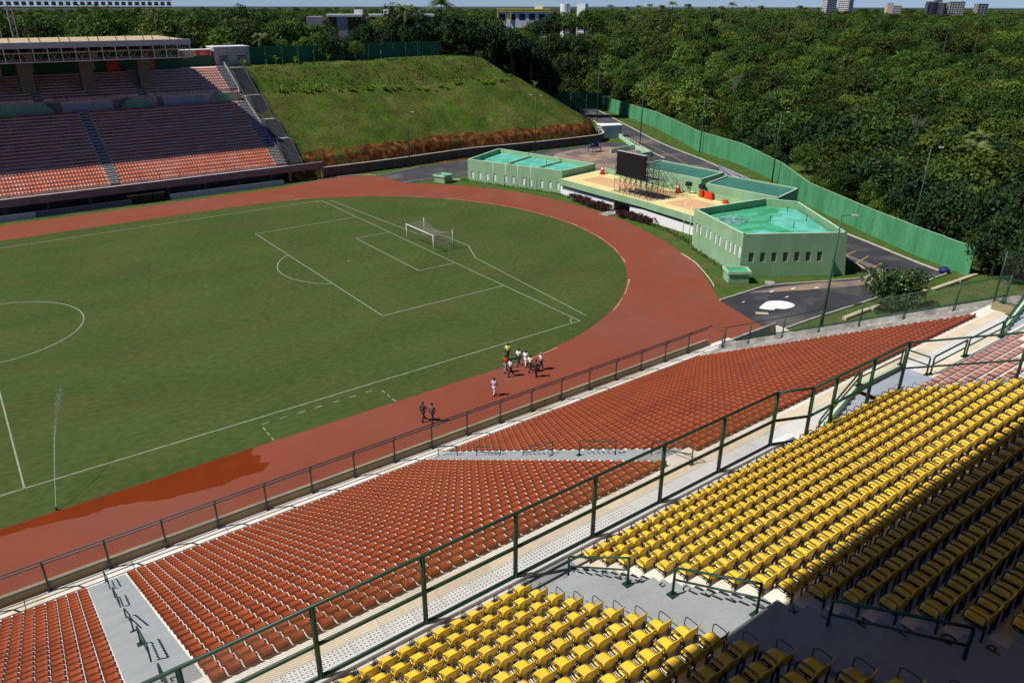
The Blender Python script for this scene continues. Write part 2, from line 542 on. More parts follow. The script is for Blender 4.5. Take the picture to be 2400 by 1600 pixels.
def oval(rad, cx, n=60, left=-130):
    a = [(cx + rad * math.cos(t), rad * math.sin(t)) for t in np.linspace(-math.pi / 2, math.pi / 2, n)]
    return [(left, -rad)] + a + [(left, rad)]


mb = MB(); mb.sheet(oval(38.35, 38.9), 0.012)
struct(mb.build("pitch", M['pitch']))
# pale edging strip between pitch and track, worn in places
mb = MB()
arc = [(38.9 + 38.5 * math.cos(t), 38.5 * math.sin(t)) for t in np.linspace(-math.pi / 2, math.pi / 2, 90)]
for i in range(len(arc) - 1):
    if noise.noise(Vector((i * 0.23, 3.1, 0))) > 0.05 or 38 < i < 62:
        w_ = 0.10 + 0.30 * abs(noise.noise(Vector((i * 0.5, 8.1, 0))))
        a, b = arc[i], arc[i + 1]
        ka, kb = 1 + w_ / 38.5, 1 + w_ / 38.5
        mb.sheet([(a[0], a[1]), (38.9 + (a[0] - 38.9) * ka, a[1] * ka), (38.9 + (b[0] - 38.9) * kb, b[1] * kb), (b[0], b[1])], 0.016)
struct(mb.build("track_edge_dust", M['dust']))

# pitch markings: every line a strip of paint
ln = MB()
ZL = 0.02
def pl(a, b, w=0.12):
    a, b = Vector((*a, ZL)), Vector((*b, ZL))
    d = (b - a).normalized(); n = Vector((-d.y, d.x, 0)) * w / 2
    ln.add([a + n, a - n, b - n, b + n], [(0, 1, 2, 3)])
def parc(c, r, a0, a1, n=40, w=0.12):
    for i in range(n):
        t0, t1 = a0 + (a1 - a0) * i / n, a0 + (a1 - a0) * (i + 1) / n
        ln.add([(c[0] + (r - w / 2) * math.cos(t0), c[1] + (r - w / 2) * math.sin(t0), ZL), (c[0] + (r + w / 2) * math.cos(t0), c[1] + (r + w / 2) * math.sin(t0), ZL),
                (c[0] + (r + w / 2) * math.cos(t1), c[1] + (r + w / 2) * math.sin(t1), ZL), (c[0] + (r - w / 2) * math.cos(t1), c[1] + (r - w / 2) * math.sin(t1), ZL)], [(0, 1, 2, 3)])
GX = 52.04
pl((-60, -34.08), (GX, -34.08)); pl((-60, 34.08), (GX, 34.08)); pl((GX, -34.08), (GX, 34.08)); pl((0, -34.08), (0, 34.08))
for s_ in (-1, 1):
    pl((GX, 20.16 * s_), (GX - 16.5, 20.16 * s_)); pl((GX, 9.16 * s_), (GX - 5.5, 9.16 * s_))
    parc((GX, -34.08 * s_), 1.0, *((math.pi / 2, math.pi) if s_ > 0 else (math.pi, 1.5 * math.pi)), 10)
pl((GX - 16.5, -20.16), (GX - 16.5, 20.16)); pl((GX - 5.5, -9.16), (GX - 5.5, 9.16))
parc((0, 0), 9.15, 0, 2 * math.pi, 90)
aa = math.acos(5.5 / 9.15)
parc((GX - 11, 0), 9.15, math.pi - aa, math.pi + aa, 30)
parc((GX - 11, 0), 0.11, 0, 2 * math.pi, 8)
# second line behind the goal
pl((53.4, 33.2), (54.4, 15)); pl((54.4, 15), (55.0, 6.0)); pl((55.0, 6.0), (57.6, 3.0), .1); pl((57.6, 3.0), (57.8, -3.6)); pl((57.8, -3.6), (55.4, -9.07)); pl((55.4, -9.07), (53.64, -33.3))
# dashed technical area
for k in range(7):
    pl((16.6 + k * 1.55, -35.3), (17.2 + k * 1.55, -35.3), 0.1)
for x in (16.5, 27.25):
    for k in range(3): pl((x, -35.8 - k * 0.95), (x, -36.4 - k * 0.95), 0.1)
struct(ln.build("pitch_markings", M['line']))

# wet patch on the near straight
wet = smooth_line([(-14, -38.45), (-14, -39.6), (-1.9, -39.3), (0, -39.4), (3, -40.1), (4.4, -40.0), (6.1, -40.6), (7.6, -41.3), (9.1, -41.5), (11, -41.9), (13, -41.7), (14.2, -41.9), (15.1, -41.1), (14.5, -40.6), (14.9, -39.9), (14.4, -39.2), (14.8, -38.45)], 5)
wet = [(x + 0.12 * noise.noise(Vector((x * 3, y * 3, 0))), y + 0.2 * noise.noise(Vector((x * 4, y * 2, 5)))) for x, y in wet]
wet = [(x, min(y, -38.37)) for x, y in wet]
mb = MB(); mb.sheet(wet, 0.005)
struct(mb.build("wet_track_patch", M['wet']))

# asphalt roads
def sheet_obj(name, pts, z, m):
    b_ = MB(); b_.sheet(pts, z); return struct(b_.build(name, m))
K_IN = smooth_line([(69.2, -39.1), (73.8, -39.2), (77.6, -39.3), (81.4, -40.9), (85.5, -42.8), (89.5, -44.5), (91.4, -44.7), (92.7, -43.8), (94.4, -41.2), (95.6, -38.5)], 4)
K_LOW = [(66.5, -48.6), (73.5, -48.8), (80.1, -49.25), (87, -49.6), (94.5, -50.0), (100.2, -50.1)]
K_OUT = smooth_line([(100.2, -50.1), (101.9, -44.9), (106.8, -32.1), (112.3, -13.8), (122, -2), (133.5, 15.2), (144.0, 39.6), (159.4, 68.0), (177.8, 101.6)], 4)
K_RAMP = [(130.1, 26.0), (133.7, 33.5), (138.2, 41.9), (146.3, 56.3), (155.7, 76.0), (163.1, 90.1), (171.6, 102.5)]
sheet_obj("asphalt_road", [(67.0, -45.9), (69.2, -39.1)] + K_IN[1:] + [(98.5, -31), (103, -20), (107, -8), (112, 6), (121, 18)] + K_RAMP + [(177.8, 101.6)] + K_OUT[::-1][1:] + K_LOW[::-1][1:], 0.004, M['asphalt_dark'])
sheet_obj("service_yard", [(69.7, 46.8), (80, 49.6), (95, 50.3), (112, 49.4), (125, 48.6), (134.5, 50.2), (138, 41.9), (133.7, 33.5), (130.1, 26.0), (121, 18), (112, 6), (107, -8), (103, -20), (98.5, -31), (96.5, -31), (96, -12), (93.5, 9), (97, 12), (93, 38), (80.5, 36.5), (70.8, 38)], 0.008, M['asphalt'])
sheet_obj("sandy_yard", smooth_line([(104, 30), (112, 43), (122, 46.5), (131, 44), (133, 38), (127, 30), (121, 20), (113, 16), (106, 20)], 4, True), 0.014, M['sand'])
sheet_obj("dusty_road_edge", smooth_line([(74, -39.45), (81.4, -41.3), (87, -43.9), (91.5, -45.3), (93.9, -43.9), (96.6, -38), (98.6, -33), (97.4, -38), (95, -45), (91, -47.3), (84, -44.5), (79, -42.2)], 4, True), 0.010, M['sand'])
sheet_obj("white_paint_spill", smooth_line([(71.6, -43.0), (72.6, -42.7), (73.6, -42.6), (74.9, -43.4), (75.2, -44.6), (74.6, -45.3), (73.0, -45.2), (72.3, -44.5), (71.7, -44.6), (71.0, -43.8), (70.9, -43.3)], 4, True), 0.012, M['purewhite'])
for k, (x, y, r_) in enumerate([(76.5, -43.0, .26), (76.6, -40.8, .34), (79.6, -41.7, .36), (71.0, -41.0, .2), (82.2, -43.2, .3)]):
    sheet_obj("lime_spot", [(x + r_ * 1.3 * (1 + .35 * math.sin(3 * t + k)) * math.cos(t), y + r_ * .4 * math.sin(t)) for t in np.linspace(0, 6.28, 14)[:-1]], 0.015, M['purewhite'])
for a, b in (((96.9, -38.1), (100.2, -37.7)), ((94.9, -40.8), (99.2, -40.1)), ((93.8, -43.3), (97.7, -42.8))):
    mb = MB(); mb.bar((*a, .012), (*b, .012), .14, .006); struct(mb.build("parking_line", M['yline']))
sheet_obj("old_road", [(108.5, -24), (112.2, -14.2), (121.8, -2.2), (133.2, 15.2), (143.7, 39.6), (159.1, 68.0), (177.4, 101.4), (171.9, 102.5)] + K_RAMP[::-1][1:] + [(121, 18), (112, 6), (107, -8), (104, -19)], 0.0095, M['asphalt'])
mb = MB(); pts = smooth_line([(120, 6), (128, 17), (136.5, 33), (146.5, 55), (157, 75), (168, 96)], 4); mb.strip(pts, .14, .012, .018)
struct(mb.build("road_centre_line", M['yline']))


def kerb(pts, w=0.16, z1=0.13):
    """separate kerb stones along a line"""
    P = [Vector((p[0], p[1], 0)) for p in pts]
    mb = MB()
    rr = random.Random(3)
    for a, b in zip(P[:-1], P[1:]):
        n = max(1, int((b - a).length / 1.1)); d = (b - a) / n
        for k in range(n):
            p, q = a + d * k, a + d * (k + 1) - d.normalized() * 0.03
            h = z1 + rr.uniform(-.02, .02)
            mb.bar((p.x, p.y, h / 2), (q.x, q.y, h / 2), w, h)
    o = mb.build("kerb", M['kerb']); return struct(o)


kerb(K_IN); kerb(K_LOW); kerb(K_OUT, .25); kerb(K_RAMP, .25)
kerb([(70.8, 38), (76, 37.9), (80.4, 36.6)], .14)
kerb([(69.7, 46.8), (75, 48.2), (82, 49.8)], .14)
kerb(smooth_line([(79.4, -24.1), (77.6, -28.3), (74.2, -33.4), (72.4, -35.6)], 4), .12, .07)
kerb(smooth_line([(58.5, 50.5), (61.7, 50.6), (66.5, 50.2), (69.7, 47.4)], 4), .16, .1)
mb = MB(); mb.mm((78.5, -38.9, 0), (78.5 + 0.01, -38.9 + .01, .01)); mb = MB()
mb.tube([(78.9, -38.9, 0), (78.9, -38.9, .16)], .62, 20)
tag(mb.build("manhole_cover", M['mortar']), "round grey concrete manhole cover in the grass by the kerb below the small green kiosk", "manhole")
mb = MB(); mb.box((69.7, -44.55, .06), (1.35, .62, .05), R(-42)); o = mb.build("board", M['wood'])
tag(o, "pale board lying on the dark asphalt next to the white paint spill", "board")
mb = MB(); mb.box((86.6, -2.4, .05), (3.6, 1.9, .09), R(8)); struct(mb.build("entrance_slab", M['mortar']))

# ================================================================== GOAL
g = thing("football_goal", "white football goal with a box net held by two rear poles", "goal", (GX, 0, 0))
mb = MB()
for y in (-3.72, 3.72): mb.tube([(GX, y, 0), (GX, y, 2.5)], .06, 10)
mb.tube([(GX, -3.72, 2.44), (GX, 3.72, 2.44)], .06, 10)
mb.build("goal_frame", M['purewhite'], g, True)
for y in (-3.6, 4.2):
    mb = MB(); mb.tube([(GX + 3.2, y, 0), (GX + 3.2, y, 2.75)], .045, 8); mb.build("net_pole", M['purewhite'], g, True)
mb = MB()
def sag(u, v):   # u along y, v back: top net surface with a dip
    y = -3.72 + 7.44 * u + v * ((1 - u) * 0.12 + u * 0.48)
    return Vector((GX + 3.2 * v, y, 2.44 + 0.2 * v - 0.95 * 4 * u * (1 - u) * v * (0.35 + .65 * v)))
n1 = 44; n2 = 18
def wirep(a, b, w=.014):
    mb.add([a, b, b + Vector((0, 0, w)), a + Vector((0, 0, w))], [(0, 1, 2, 3)])
def wireh(a, b, w=.014):
    d = (b - a).normalized(); n = Vector((-d.y, d.x, 0)) * w
    mb.add([a, b, b + n, a + n], [(0, 1, 2, 3)])
for i in range(n1 + 1):
    for j in range(n2):
        wireh(sag(i / n1, j / n2), sag(i / n1, (j + 1) / n2))
for j in range(n2 + 1):
    for i in range(n1):
        wireh(sag(i / n1, j / n2), sag((i + 1) / n1, j / n2))
for i in range(n1 + 1):
    a = sag(i / n1, 1); wireh(a, Vector((a.x - .5, a.y, .02)))
for k in range(14):
    f = k / 14
    for i in range(n1):
        a, b = sag(i / n1, 1), sag((i + 1) / n1, 1)
        wirep(a.lerp(Vector((a.x - .5, a.y, 0.02)), f), b.lerp(Vector((b.x - .5, b.y, .02)), f))
for u_ in (0, 1):
    for j in range(n2 + 1):
        a = sag(u_, j / n2); wirep(a, Vector((a.x - .5 * j / n2, a.y, 0.02))) if False else wireh(a, Vector((a.x - .5 * j / n2, a.y + .001, 0.02)))
    for k in range(12):
        for j in range(n2):
            a, b = sag(u_, j / n2), sag(u_, (j + 1) / n2)
            wirep(a.lerp(Vector((a.x - .5 * j / n2, a.y, 0)), k / 12), b.lerp(Vector((b.x - .5 * (j + 1) / n2, b.y, 0)), k / 12))
mb.build("net", M['wirel'], g)

# ================================================================== NEAR STAND (lower red tier, walkways, upper tier)
NX0, NX1 = -60.0, 55.3
near = thing("near_grandstand", "concrete terraces of the near grandstand below the camera", "grandstand", (0, -60, 0))
RD, RR_ = 0.776, 0.403
NROW = 28
ZL0 = 2.04                                    # level of the first bench step
A1 = (1.72, 3.62); A2 = (23.3, 24.95)       # aisles in the red tier
XE = 52.0                                    # last red seat
mb = MB()
for i in range(NROW):
    y = -50.5 - RD * i
    mb.mm((NX0, y - RD, 0.0 if i < 2 else ZL0 + RR_ * i - 1.2), (54.95, y, ZL0 + RR_ * i))
mb.build("lower_terrace_steps", M['conc'], near)
# aisle steps, two treads to a row, and the grey strip along the right-hand end
def aisle(x0, x1, y0, z0, d, r, n, name, m, parent):
    """aisle stairs: one object per tread"""
    b0 = MB(); b0.mm((x0, -d / 2, -r * 1.35), (x1, 0, 0.0)); me = b0.mesh(name, m)
    for i in range(n):
        for h in (0, 1):
            o = link(name, me, parent)
            o.location = Vector((0, y0 - d * i - d / 2 * h, z0 + r * i + r / 2 * h + .004)) - parent.location
for a, b in (A1, A2):
    aisle(a, b, -50.5, ZL0, RD, RR_, NROW - 1, "aisle_step", M['grey'], near)
aisle(XE + .25, 54.9, -50.5, ZL0, RD, RR_, NROW - 1, "aisle_step", M['mortar'], near)
# lower walkway made of long slabs
xs = -12.0
k = 0
sl = MB(); sl.mm((0, -50.49, 1.2), (5.36, -48.86, 1.67)); slm = sl.mesh("walkway_slab", M['conc'])
for k in range(13):
    o = link("walkway_slab", slm, near); o.location = Vector((-12.0 + 5.4 * k + (0 if k < 12 else 0), 0, 0)) - near.location
    if -12 + 5.4 * (k + 1) > 55: break
mb = MB(); mb.mm((NX0, -48.86, 0), (55.2, -48.55, 2.18)); mb.build("front_wall", M['brownwall'], near)
# upper walkway: cream strip, perforated slabs, cream strip, kerb wall of the upper tier
YW = -50.5 - RD * NROW                       # back edge of the last red row
b0 = MB(); b0.mm((0, -0.60, -0.4), (2.18, 0, 0)); me1 = b0.mesh("paving_slab", M['cream'])
b0 = MB(); b0.mm((0, -0.98, -0.4), (1.08, 0, -0.004)); me2 = b0.mesh("drain_slab", M['dots'])
b0 = MB(); b0.mm((0, -1.42, -0.4), (1.08, 0, 0)); me3 = b0.mesh("paving_slab", M['cream'])
for k in range(-4, 27):
    o = link("paving_slab", me1, near); o.location = Vector((2.2 * k, YW, 12.95)) - near.location
for k in range(-8, 53):
    x = 1.1 * k
    if x > 53.6: continue
    o = link("drain_slab", me2, near); o.location = Vector((x, YW - .61, 12.95)) - near.location
    o = link("paving_slab", me3, near); o.location = Vector((x, YW - 1.60, 12.95)) - near.location
mb = MB(); mb.mm((NX0, -75.6, 10), (55.3, YW, 12.55)); mb.build("upper_walkway_base", M['mortar'], near)
# sloped wall along the right-hand end of the red tier
mb = MB()
za, zb = 2.35, 14.0
v = []
for x in (54.95, 55.3):
    v += [(x, -50.3, 0), (x, -72.9, 0), (x, -72.9, zb), (x, -50.3, za)]
mb.add(v, [(0, 1, 2, 3), (7, 6, 5, 4), (0, 4, 5, 1), (1, 5, 6, 2), (2, 6, 7, 3), (3, 7, 4, 0)])
mb.build("end_wall", M['mortar'], near)
mb = MB(); mb.mm((54.9, -76.6, 0), (55.3, -72.9, 14.0)); mb.build("end_wall", M['mortar'], near)
# exit cut and ramp walls beyond the foot of the tier
mb = MB(); mb.mm((57.4, -48.7, 0), (66.3, -48.45, 1.15)); mb.mm((57.4, -50.6, 0), (57.65, -48.7, 1.15)); mb.build("ramp_wall", M['mortar'], near)
mb = MB(); mb.strip([(66.2, -48.6), (66.0, -51.6)], .25, 0, .9); mb.build("ramp_wall", M['conc'], near)

# upper tier
YD, YRISE = 0.755, 0.400
YF, ZF = -76.42, 14.63
NUP = 24
mb = MB()
mb.mm((NX0, YF, 10), (27.2, -75.05, ZF)); mb.mm((27.2, YF, 10), (70, -75.75, ZF)); mb.mm((33.2, -75.75, 10), (37.3, -74.5, ZF))
for j in range(1, NUP):
    y = YF - YD * (j - 1)
    mb.mm((NX0, y - YD, 10 if j < 3 else ZF + YRISE * j - 1.3), (70, y, ZF + YRISE * j - 0.002 * (j % 2)))
mb.build("upper_terrace_steps", M['conc'], near)
mb = MB()
mb.mm((NX0, -75.38, ZF), (26.9, -75.05, ZF + .12)); mb.mm((26.9, -76.0, ZF), (34.6, -75.75, ZF + .12))
mb.build("tier_coping", M['white'], near)
aisle(12.42, 14.4, YF, ZF + YRISE, YD, YRISE, NUP - 1, "aisle_step", M['grey'], near)
aisle(33.65, 35.0, YF, ZF + YRISE, YD, YRISE, NUP - 1, "aisle_step", M['grey'], near)
mb = MB(); mb.mm((12.42, YF, ZF - .3), (14.4, -75.40, ZF + .006)); mb.build("stair_landing", M['grey'], near)
mb = MB(); mb.mm((33.65, YF, ZF - .3), (37.3, -75.75, ZF + .006)); mb.build("stair_landing", M['bluegrey'], near)
mb = MB(); mb.mm((33.2, -75.74, ZF - .3), (37.3, -74.5, ZF + .006)); mb.build("stair_landing", M['bluegrey'], near)
st = MB(); st.mm((0, -1.22, -1), (0.30, 0, 0)); stm = st.mesh("stair_step", M['bluegrey'])
for k in range(8):
    o = link("stair_step", stm, near); o.location = Vector((30.8 + .30 * k, -74.52, 12.95 + .185 * (k + 1))) - near.location
v = []
mb = MB()
for y in (-74.50, -74.36):
    v += [(30.4, y, 12.95), (33.2, y, 12.95), (33.2, y, 14.75), (30.4, y, 13.15)]
mb.add(v, [(3, 2, 1, 0), (4, 5, 6, 7), (0, 1, 5, 4), (1, 2, 6, 5), (2, 3, 7, 6), (3, 0, 4, 7)])
mb.mm((33.2, -74.5, 12.95), (37.3, -74.36, 14.75))
mb.build("stair_parapet", M['gtrim'], near)
# stair at the far right end going up from the walkway
for k in range(12):
    o = link("stair_step", stm, near); o.location = Vector((50.6 + .30 * k, -74.3, 12.95 + .185 * (k + 1))) - near.location
mb = MB(); v = []
for y in (-74.28, -74.05):
    v += [(50.2, y, 12.95), (54.4, y, 12.95), (54.4, y, 15.6), (50.2, y, 13.15)]
mb.add(v, [(3, 2, 1, 0), (4, 5, 6, 7), (0, 1, 5, 4), (1, 2, 6, 5), (2, 3, 7, 6), (3, 0, 4, 7)])
mb.build("stair_parapet", M['gtrim'], near)
# roof over the upper tier, unseen back wall added to block sky light, camera gantry
mb = MB(); mb.mm((-70, -114, 34.2), (90, -78.5, 34.8)); mb.build("roof_slab", M['beige'], near)
mb = MB(); mb.mm((-70, -112, 0), (90, -111.5, 34.2)); mb.mm((-70, -111.5, 24.2), (90, -94.0, 24.6)); mb.build("sky_block_wall", M['darkconc'], near)
mb = MB(); mb.mm((-30, -94.0, 29.3), (30, -90.6, 29.5)); mb.build("camera_gantry", M['darkconc'], near)
for x in (-60, -30, 30, 62, 88):
    mb = MB(); mb.mm((x - .6, -99, 20), (x + .6, -97.5, 34.2)); mb.build("roof_column", M['darkconc'], near)


# painted row letters on the upper aisle
def letter(ch, loc, size, m, parent, rz=0.0):
    cu = bpy.data.curves.new("row_letter", 'FONT'); cu.body = ch; cu.size = size; cu.extrude = 0.003
    tmp = bpy.data.objects.new("row_letter", cu)
    me = bpy.data.meshes.new_from_object(tmp)
    bpy.data.objects.remove(tmp)
    me.materials.clear(); me.materials.append(m)
    o = link("row_letter", me, parent); o.location = Vector(loc) - parent.location; o.rotation_euler = (0, 0, rz)
    return o
for j in range(0, 20):
    chh = "ABCDEFGHIJKLMNOPQRSTUV"[j]
    y, z = (YF - YD * (j - 1) - .35, ZF + YRISE * j + .010) if j else (-76.12, ZF + .014)
    letter(chh, (14.08, y, z), .40, M['black'], near)
    letter(chh, (34.65, y, z), .40, M['black'], near)

# ================================================================== SEATS
def shell_seat(nx=4, prof=None, w=.412, mt=None, name="stadium_seat"):
    """moulded seat shell: a curved pan that rolls down at the front and up into a low back; faces +Y"""
    prof = prof or [(.225, -.07), (.225, -.015), (.19, .0), (.04, -.02), (-.11, -.008), (-.165, .035), (-.20, .13), (-.215, .20)]
    mb = MB(); o = 0
    rows = []
    for (y, z) in prof:
        for i in range(nx + 1):
            t = i / nx * 2 - 1
            ww = w / 2 * (1 - .05 * max(0, z) / .15)
            mb.v.append((t * ww, y - .012 * t * t * (1 if y < 0 else 0), z + .016 * t * t))
    np_ = len(prof)
    for j in range(np_ - 1):
        for i in range(nx):
            a = j * (nx + 1) + i
            mb.f.append((a, a + 1, a + nx + 2, a + nx + 1)[::-1])
    # sides folded down and the rear of the back
    for side in (0, nx):
        b0 = len(mb.v)
        for j, (y, z) in enumerate(prof):
            x, yy, zz = mb.v[j * (nx + 1) + side]
            mb.v.append((x, yy + (.0 if y > -.2 else .0), min(zz - .02, -.055) if y > -.22 else zz - .06))
        for j in range(np_ - 1):
            q = (j * (nx + 1) + side, (j + 1) * (nx + 1) + side, b0 + j + 1, b0 + j)
            mb.f.append(q if side == 0 else q[::-1])
    b0 = len(mb.v)
    for i in range(nx + 1):
        x, y, z = mb.v[(np_ - 1) * (nx + 1) + i]
        mb.v.append((x, y - .006, z - .012)); 
    for i in range(nx + 1):
        x, y, z = mb.v[(np_ - 1) * (nx + 1) + i]
        mb.v.append((x * .97, y + .06, -.075))
    for i in range(nx):
        a = (np_ - 1) * (nx + 1) + i
        mb.f.append((a, a + 1, b0 + i + 1, b0 + i)[::-1])
        mb.f.append((b0 + i, b0 + i + 1, b0 + nx + 2 + i, b0 + nx + 1 + i)[::-1])
    return mb.mesh(name, mt, True)


red_me = shell_seat(mt=M['red'])
pink_me = shell_seat(mt=M['pink'], prof=[(.19, -.06), (.19, -.015), (.15, .0), (.05, -.01), (-.02, -.005), (-.07, .0), (-.10, .01), (-.115, -.01)])
SEATH = 0.085


def in_view(x, y, z, m=0.12):
    q = cam_uv(x, y, z)
    return q if q and -2400 * m < q[0] < 2400 * (1 + m) and -1600 * m < q[1] < 1600 * (1 + m) else None


spots = []
for i in range(NROW):
    y = -50.5 - RD * i - 0.235
    z = ZL0 + RR_ * i + SEATH
    cols = []
    x = A1[0] - .30; k = 1
    while x > -9: cols.append((x, "left of the near aisle", k)); x -= .5; k += 1
    x = A1[1] + .30; k = 1
    while x < A2[0] - .1: cols.append((x, "right of the near aisle", k)); x += .5; k += 1
    x = A2[1] + .30; k = 1
    while x < XE: cols.append((x, "right of the second aisle", k)); x += .5; k += 1
    for x, side, k in cols:
        q = in_view(x, y, z)
        if q: spots.append((q[2], x, y, z, i, side, k, 0 <= q[0] <= 2400 and 0 <= q[1] <= 1600))
inside = sorted([s_ for s_ in spots if s_[7]])
picked = inside[:300]
pk = set(id(s_) for s_ in picked)
for s_ in picked:
    _, x, y, z, i, side, k, _v = s_
    o = link("stadium_seat", red_me, None, (x, y, z), 0.0)
    rr = random.Random(int(x * 1000) + i); o.rotation_euler = (rr.uniform(-.02, .02), 0, rr.uniform(-.03, .03))
    n_ = NROW - i
    row = "topmost row, below the paved walkway" if n_ == 1 else f"{ordw(n_)} row below the paved walkway"
    tag(o, f"red seat, {row}, {ordw(k)} {side}", "seat", "red seats of the near lower tier")
tag(join_many("stadium_seats", [red_me], [(s_[1], s_[2], s_[3], random.uniform(-.03, .03), 1) for s_ in spots if id(s_) not in pk]),
    "rows of small red plastic seats filling the rest of the near lower tier", "seats", "red seats of the near lower tier", "stuff")

# yellow armchairs: backrest, seat, two looped armrests, leg
def chair_parts():
    # backrest: curved plate
    mb = MB(); nx, nz = 6, 4
    for side in (0, 1):
        for k in range(nz + 1):
            t = k / nz; z = .40 + .40 * t
            for i in range(nx + 1):
                u = i / nx * 2 - 1
                wv = .235 * (1 - .10 * t ** 3)
                y = -.215 - .085 * t + .055 * u * u * (1 - .35 * t) + (-.022 if side else .0)
                zz = z - (.02 * abs(u) ** 3 if k == nz else 0)
                mb.v.append((u * wv, y, zz))
    n = (nx + 1) * (nz + 1)
    for k in range(nz):
        for i in range(nx):
            a = k * (nx + 1) + i
            mb.f.append((a, a + nx + 1, a + nx + 2, a + 1)); mb.f.append((n + a, n + a + 1, n + a + nx + 2, n + a + nx + 1))
    for k in range(nz):
        a = k * (nx + 1); mb.f.append((a, n + a, n + a + nx + 1, a + nx + 1))
        a += nx; mb.f.append((a, a + nx + 1, n + a + nx + 1, n + a))
    for i in range(nx):
        a = nz * (nx + 1) + i; mb.f.append((a, n + a, n + a + 1, a + 1))
        a = i; mb.f.append((a, a + 1, n + a + 1, n + a))
    back = mb.mesh("backrest", M['yellow'], True)
    # seat: rounded pan
    mb = MB()
    prof = [(-.205, .43), (-.12, .405), (.02, .405), (.12, .425), (.19, .415), (.225, .375), (.225, .33), (.16, .345), (-.2, .35)]
    nx = 5
    for (y, z) in prof:
        for i in range(nx + 1):
            u = i / nx * 2 - 1
            hw = .222 * max(.45, (1 - abs(max(y + .02, -.2) / .262) ** 2.6)) ** .5
            mb.v.append((u * hw, y - .02 * u * u * (1 if y > .1 else 0), z + (.02 * u * u if z > .39 else 0)))
    m_ = len(prof)
    for j in range(m_):
        for i in range(nx):
            a, b = j * (nx + 1) + i, ((j + 1) % m_) * (nx + 1) + i
            mb.f.append((a, b, b + 1, a + 1)[::-1])
    mb.f.append(tuple(j * (nx + 1) for j in range(m_))); mb.f.append(tuple(j * (nx + 1) + nx for j in reversed(range(m_))))
    seat = mb.mesh("seat", M['yellow'], True)
    arms = []
    for sx in (-1, 1):
        mb = MB(); x = sx * .262
        mb.tube([(x, -.20, .36), (x, -.20, .60), (x, -.17, .635), (x, -.02, .645), (x, .12, .635), (x, .165, .59), (x, .18, .40), (x, .10, .34), (x, -.20, .34)], .0125, 5)
        arms.append(mb.mesh("armrest", M['black'], True))
    mb = MB()
    for x in (-.19, .19):
        mb.bar((x, -.21, 0), (x, -.21, .40), .035, .05); mb.bar((x, -.23, .33), (x, .16, .35), .03, .04)
    mb.bar((-.26, -.02, .345), (.26, -.02, .345), .03, .03)
    leg = mb.mesh("leg_frame", M['black'])
    return back, seat, arms, leg


c_back, c_seat, c_arms, c_leg = chair_parts()
proto = thing("armchair", "x", "seat", (0, 0, 0))
for nm, me in (("backrest", c_back), ("seat", c_seat), ("armrest", c_arms[0]), ("armrest", c_arms[1]), ("leg_frame", c_leg)):
    link(nm, me, proto)
bpy.context.view_layer.update()
index_children(proto)
CW = 0.568
spots = []
for j in range(0, 20):
    y = YF - YD * j + .36 + .0
    z = ZF + YRISE * j
    cols = []
    x = 12.25 - CW / 2; k = 1
    while x > 1.5: cols.append((x, "left of the lettered aisle", k)); x -= CW; k += 1
    x = 14.55 + CW / 2; k = 1
    while x < 33.7: cols.append((x, "right of the lettered aisle", k)); x += CW; k += 1
    for x, side, k in cols:
        q = in_view(x, y, z + .5, .08)
        if q and (Vector((x, y, z + .8)) - CAM).length > 2.5: spots.append((q[2], x, y, z, j, side, k, -40 <= q[0] <= 2440 and -60 <= q[1] <= 1660))
inside = sorted([s_ for s_ in spots if s_[7]])
picked = inside[:300]
pk = set(id(s_) for s_ in picked)
first = True
for s_ in picked:
    _, x, y, z, j, side, k, _v = s_
    row = "front row behind the wire fence" if j == 0 else f"{ordw(j + 1)} row behind the wire fence"
    lab = f"yellow armchair, {row}, {ordw(k)} {side}"
    rr = random.Random(int(x * 100) + j * 77)
    rzv = rr.uniform(-.02, .02)
    if first:
        proto.location = (x, y, z); proto["label"] = lab; proto["group"] = "yellow armchairs of the upper tier"; first = False
    else:
        copy_tree(proto, (x, y, z), rzv, lab)
tag(join_many("armchairs", [c_back, c_seat, c_arms[0], c_arms[1], c_leg], [(s_[1], s_[2], s_[3], random.uniform(-.02, .02), 1) for s_ in spots if id(s_) not in pk]),
    "rest of the yellow armchairs in the farther and shaded rows of the upper tier", "seats", "yellow armchairs of the upper tier", "stuff")

# faded pink seats at the right end of the upper tier
npk = 0
for j in range(0, 14):
    y = YF - YD * (j - 1) - .235
    z = ZF + YRISE * j + .085
    if j == 0: continue
    x = 35.2; k = 1
    while x < 62:
        q = in_view(x, y, z, .0)
        if q and npk < 290:
            o = link("stadium_seat", pink_me, None, (x, y, z))
            rr = random.Random(int(x * 10) + j); o.rotation_euler = (0, 0, rr.uniform(-.03, .03))
            tag(o, f"faded pink seat, {ordw(j)} row from the front, {ordw(k)} from the fence beside the yellow armchairs", "seat", "faded pink seats at the right end")
            npk += 1
        x += .5; k += 1

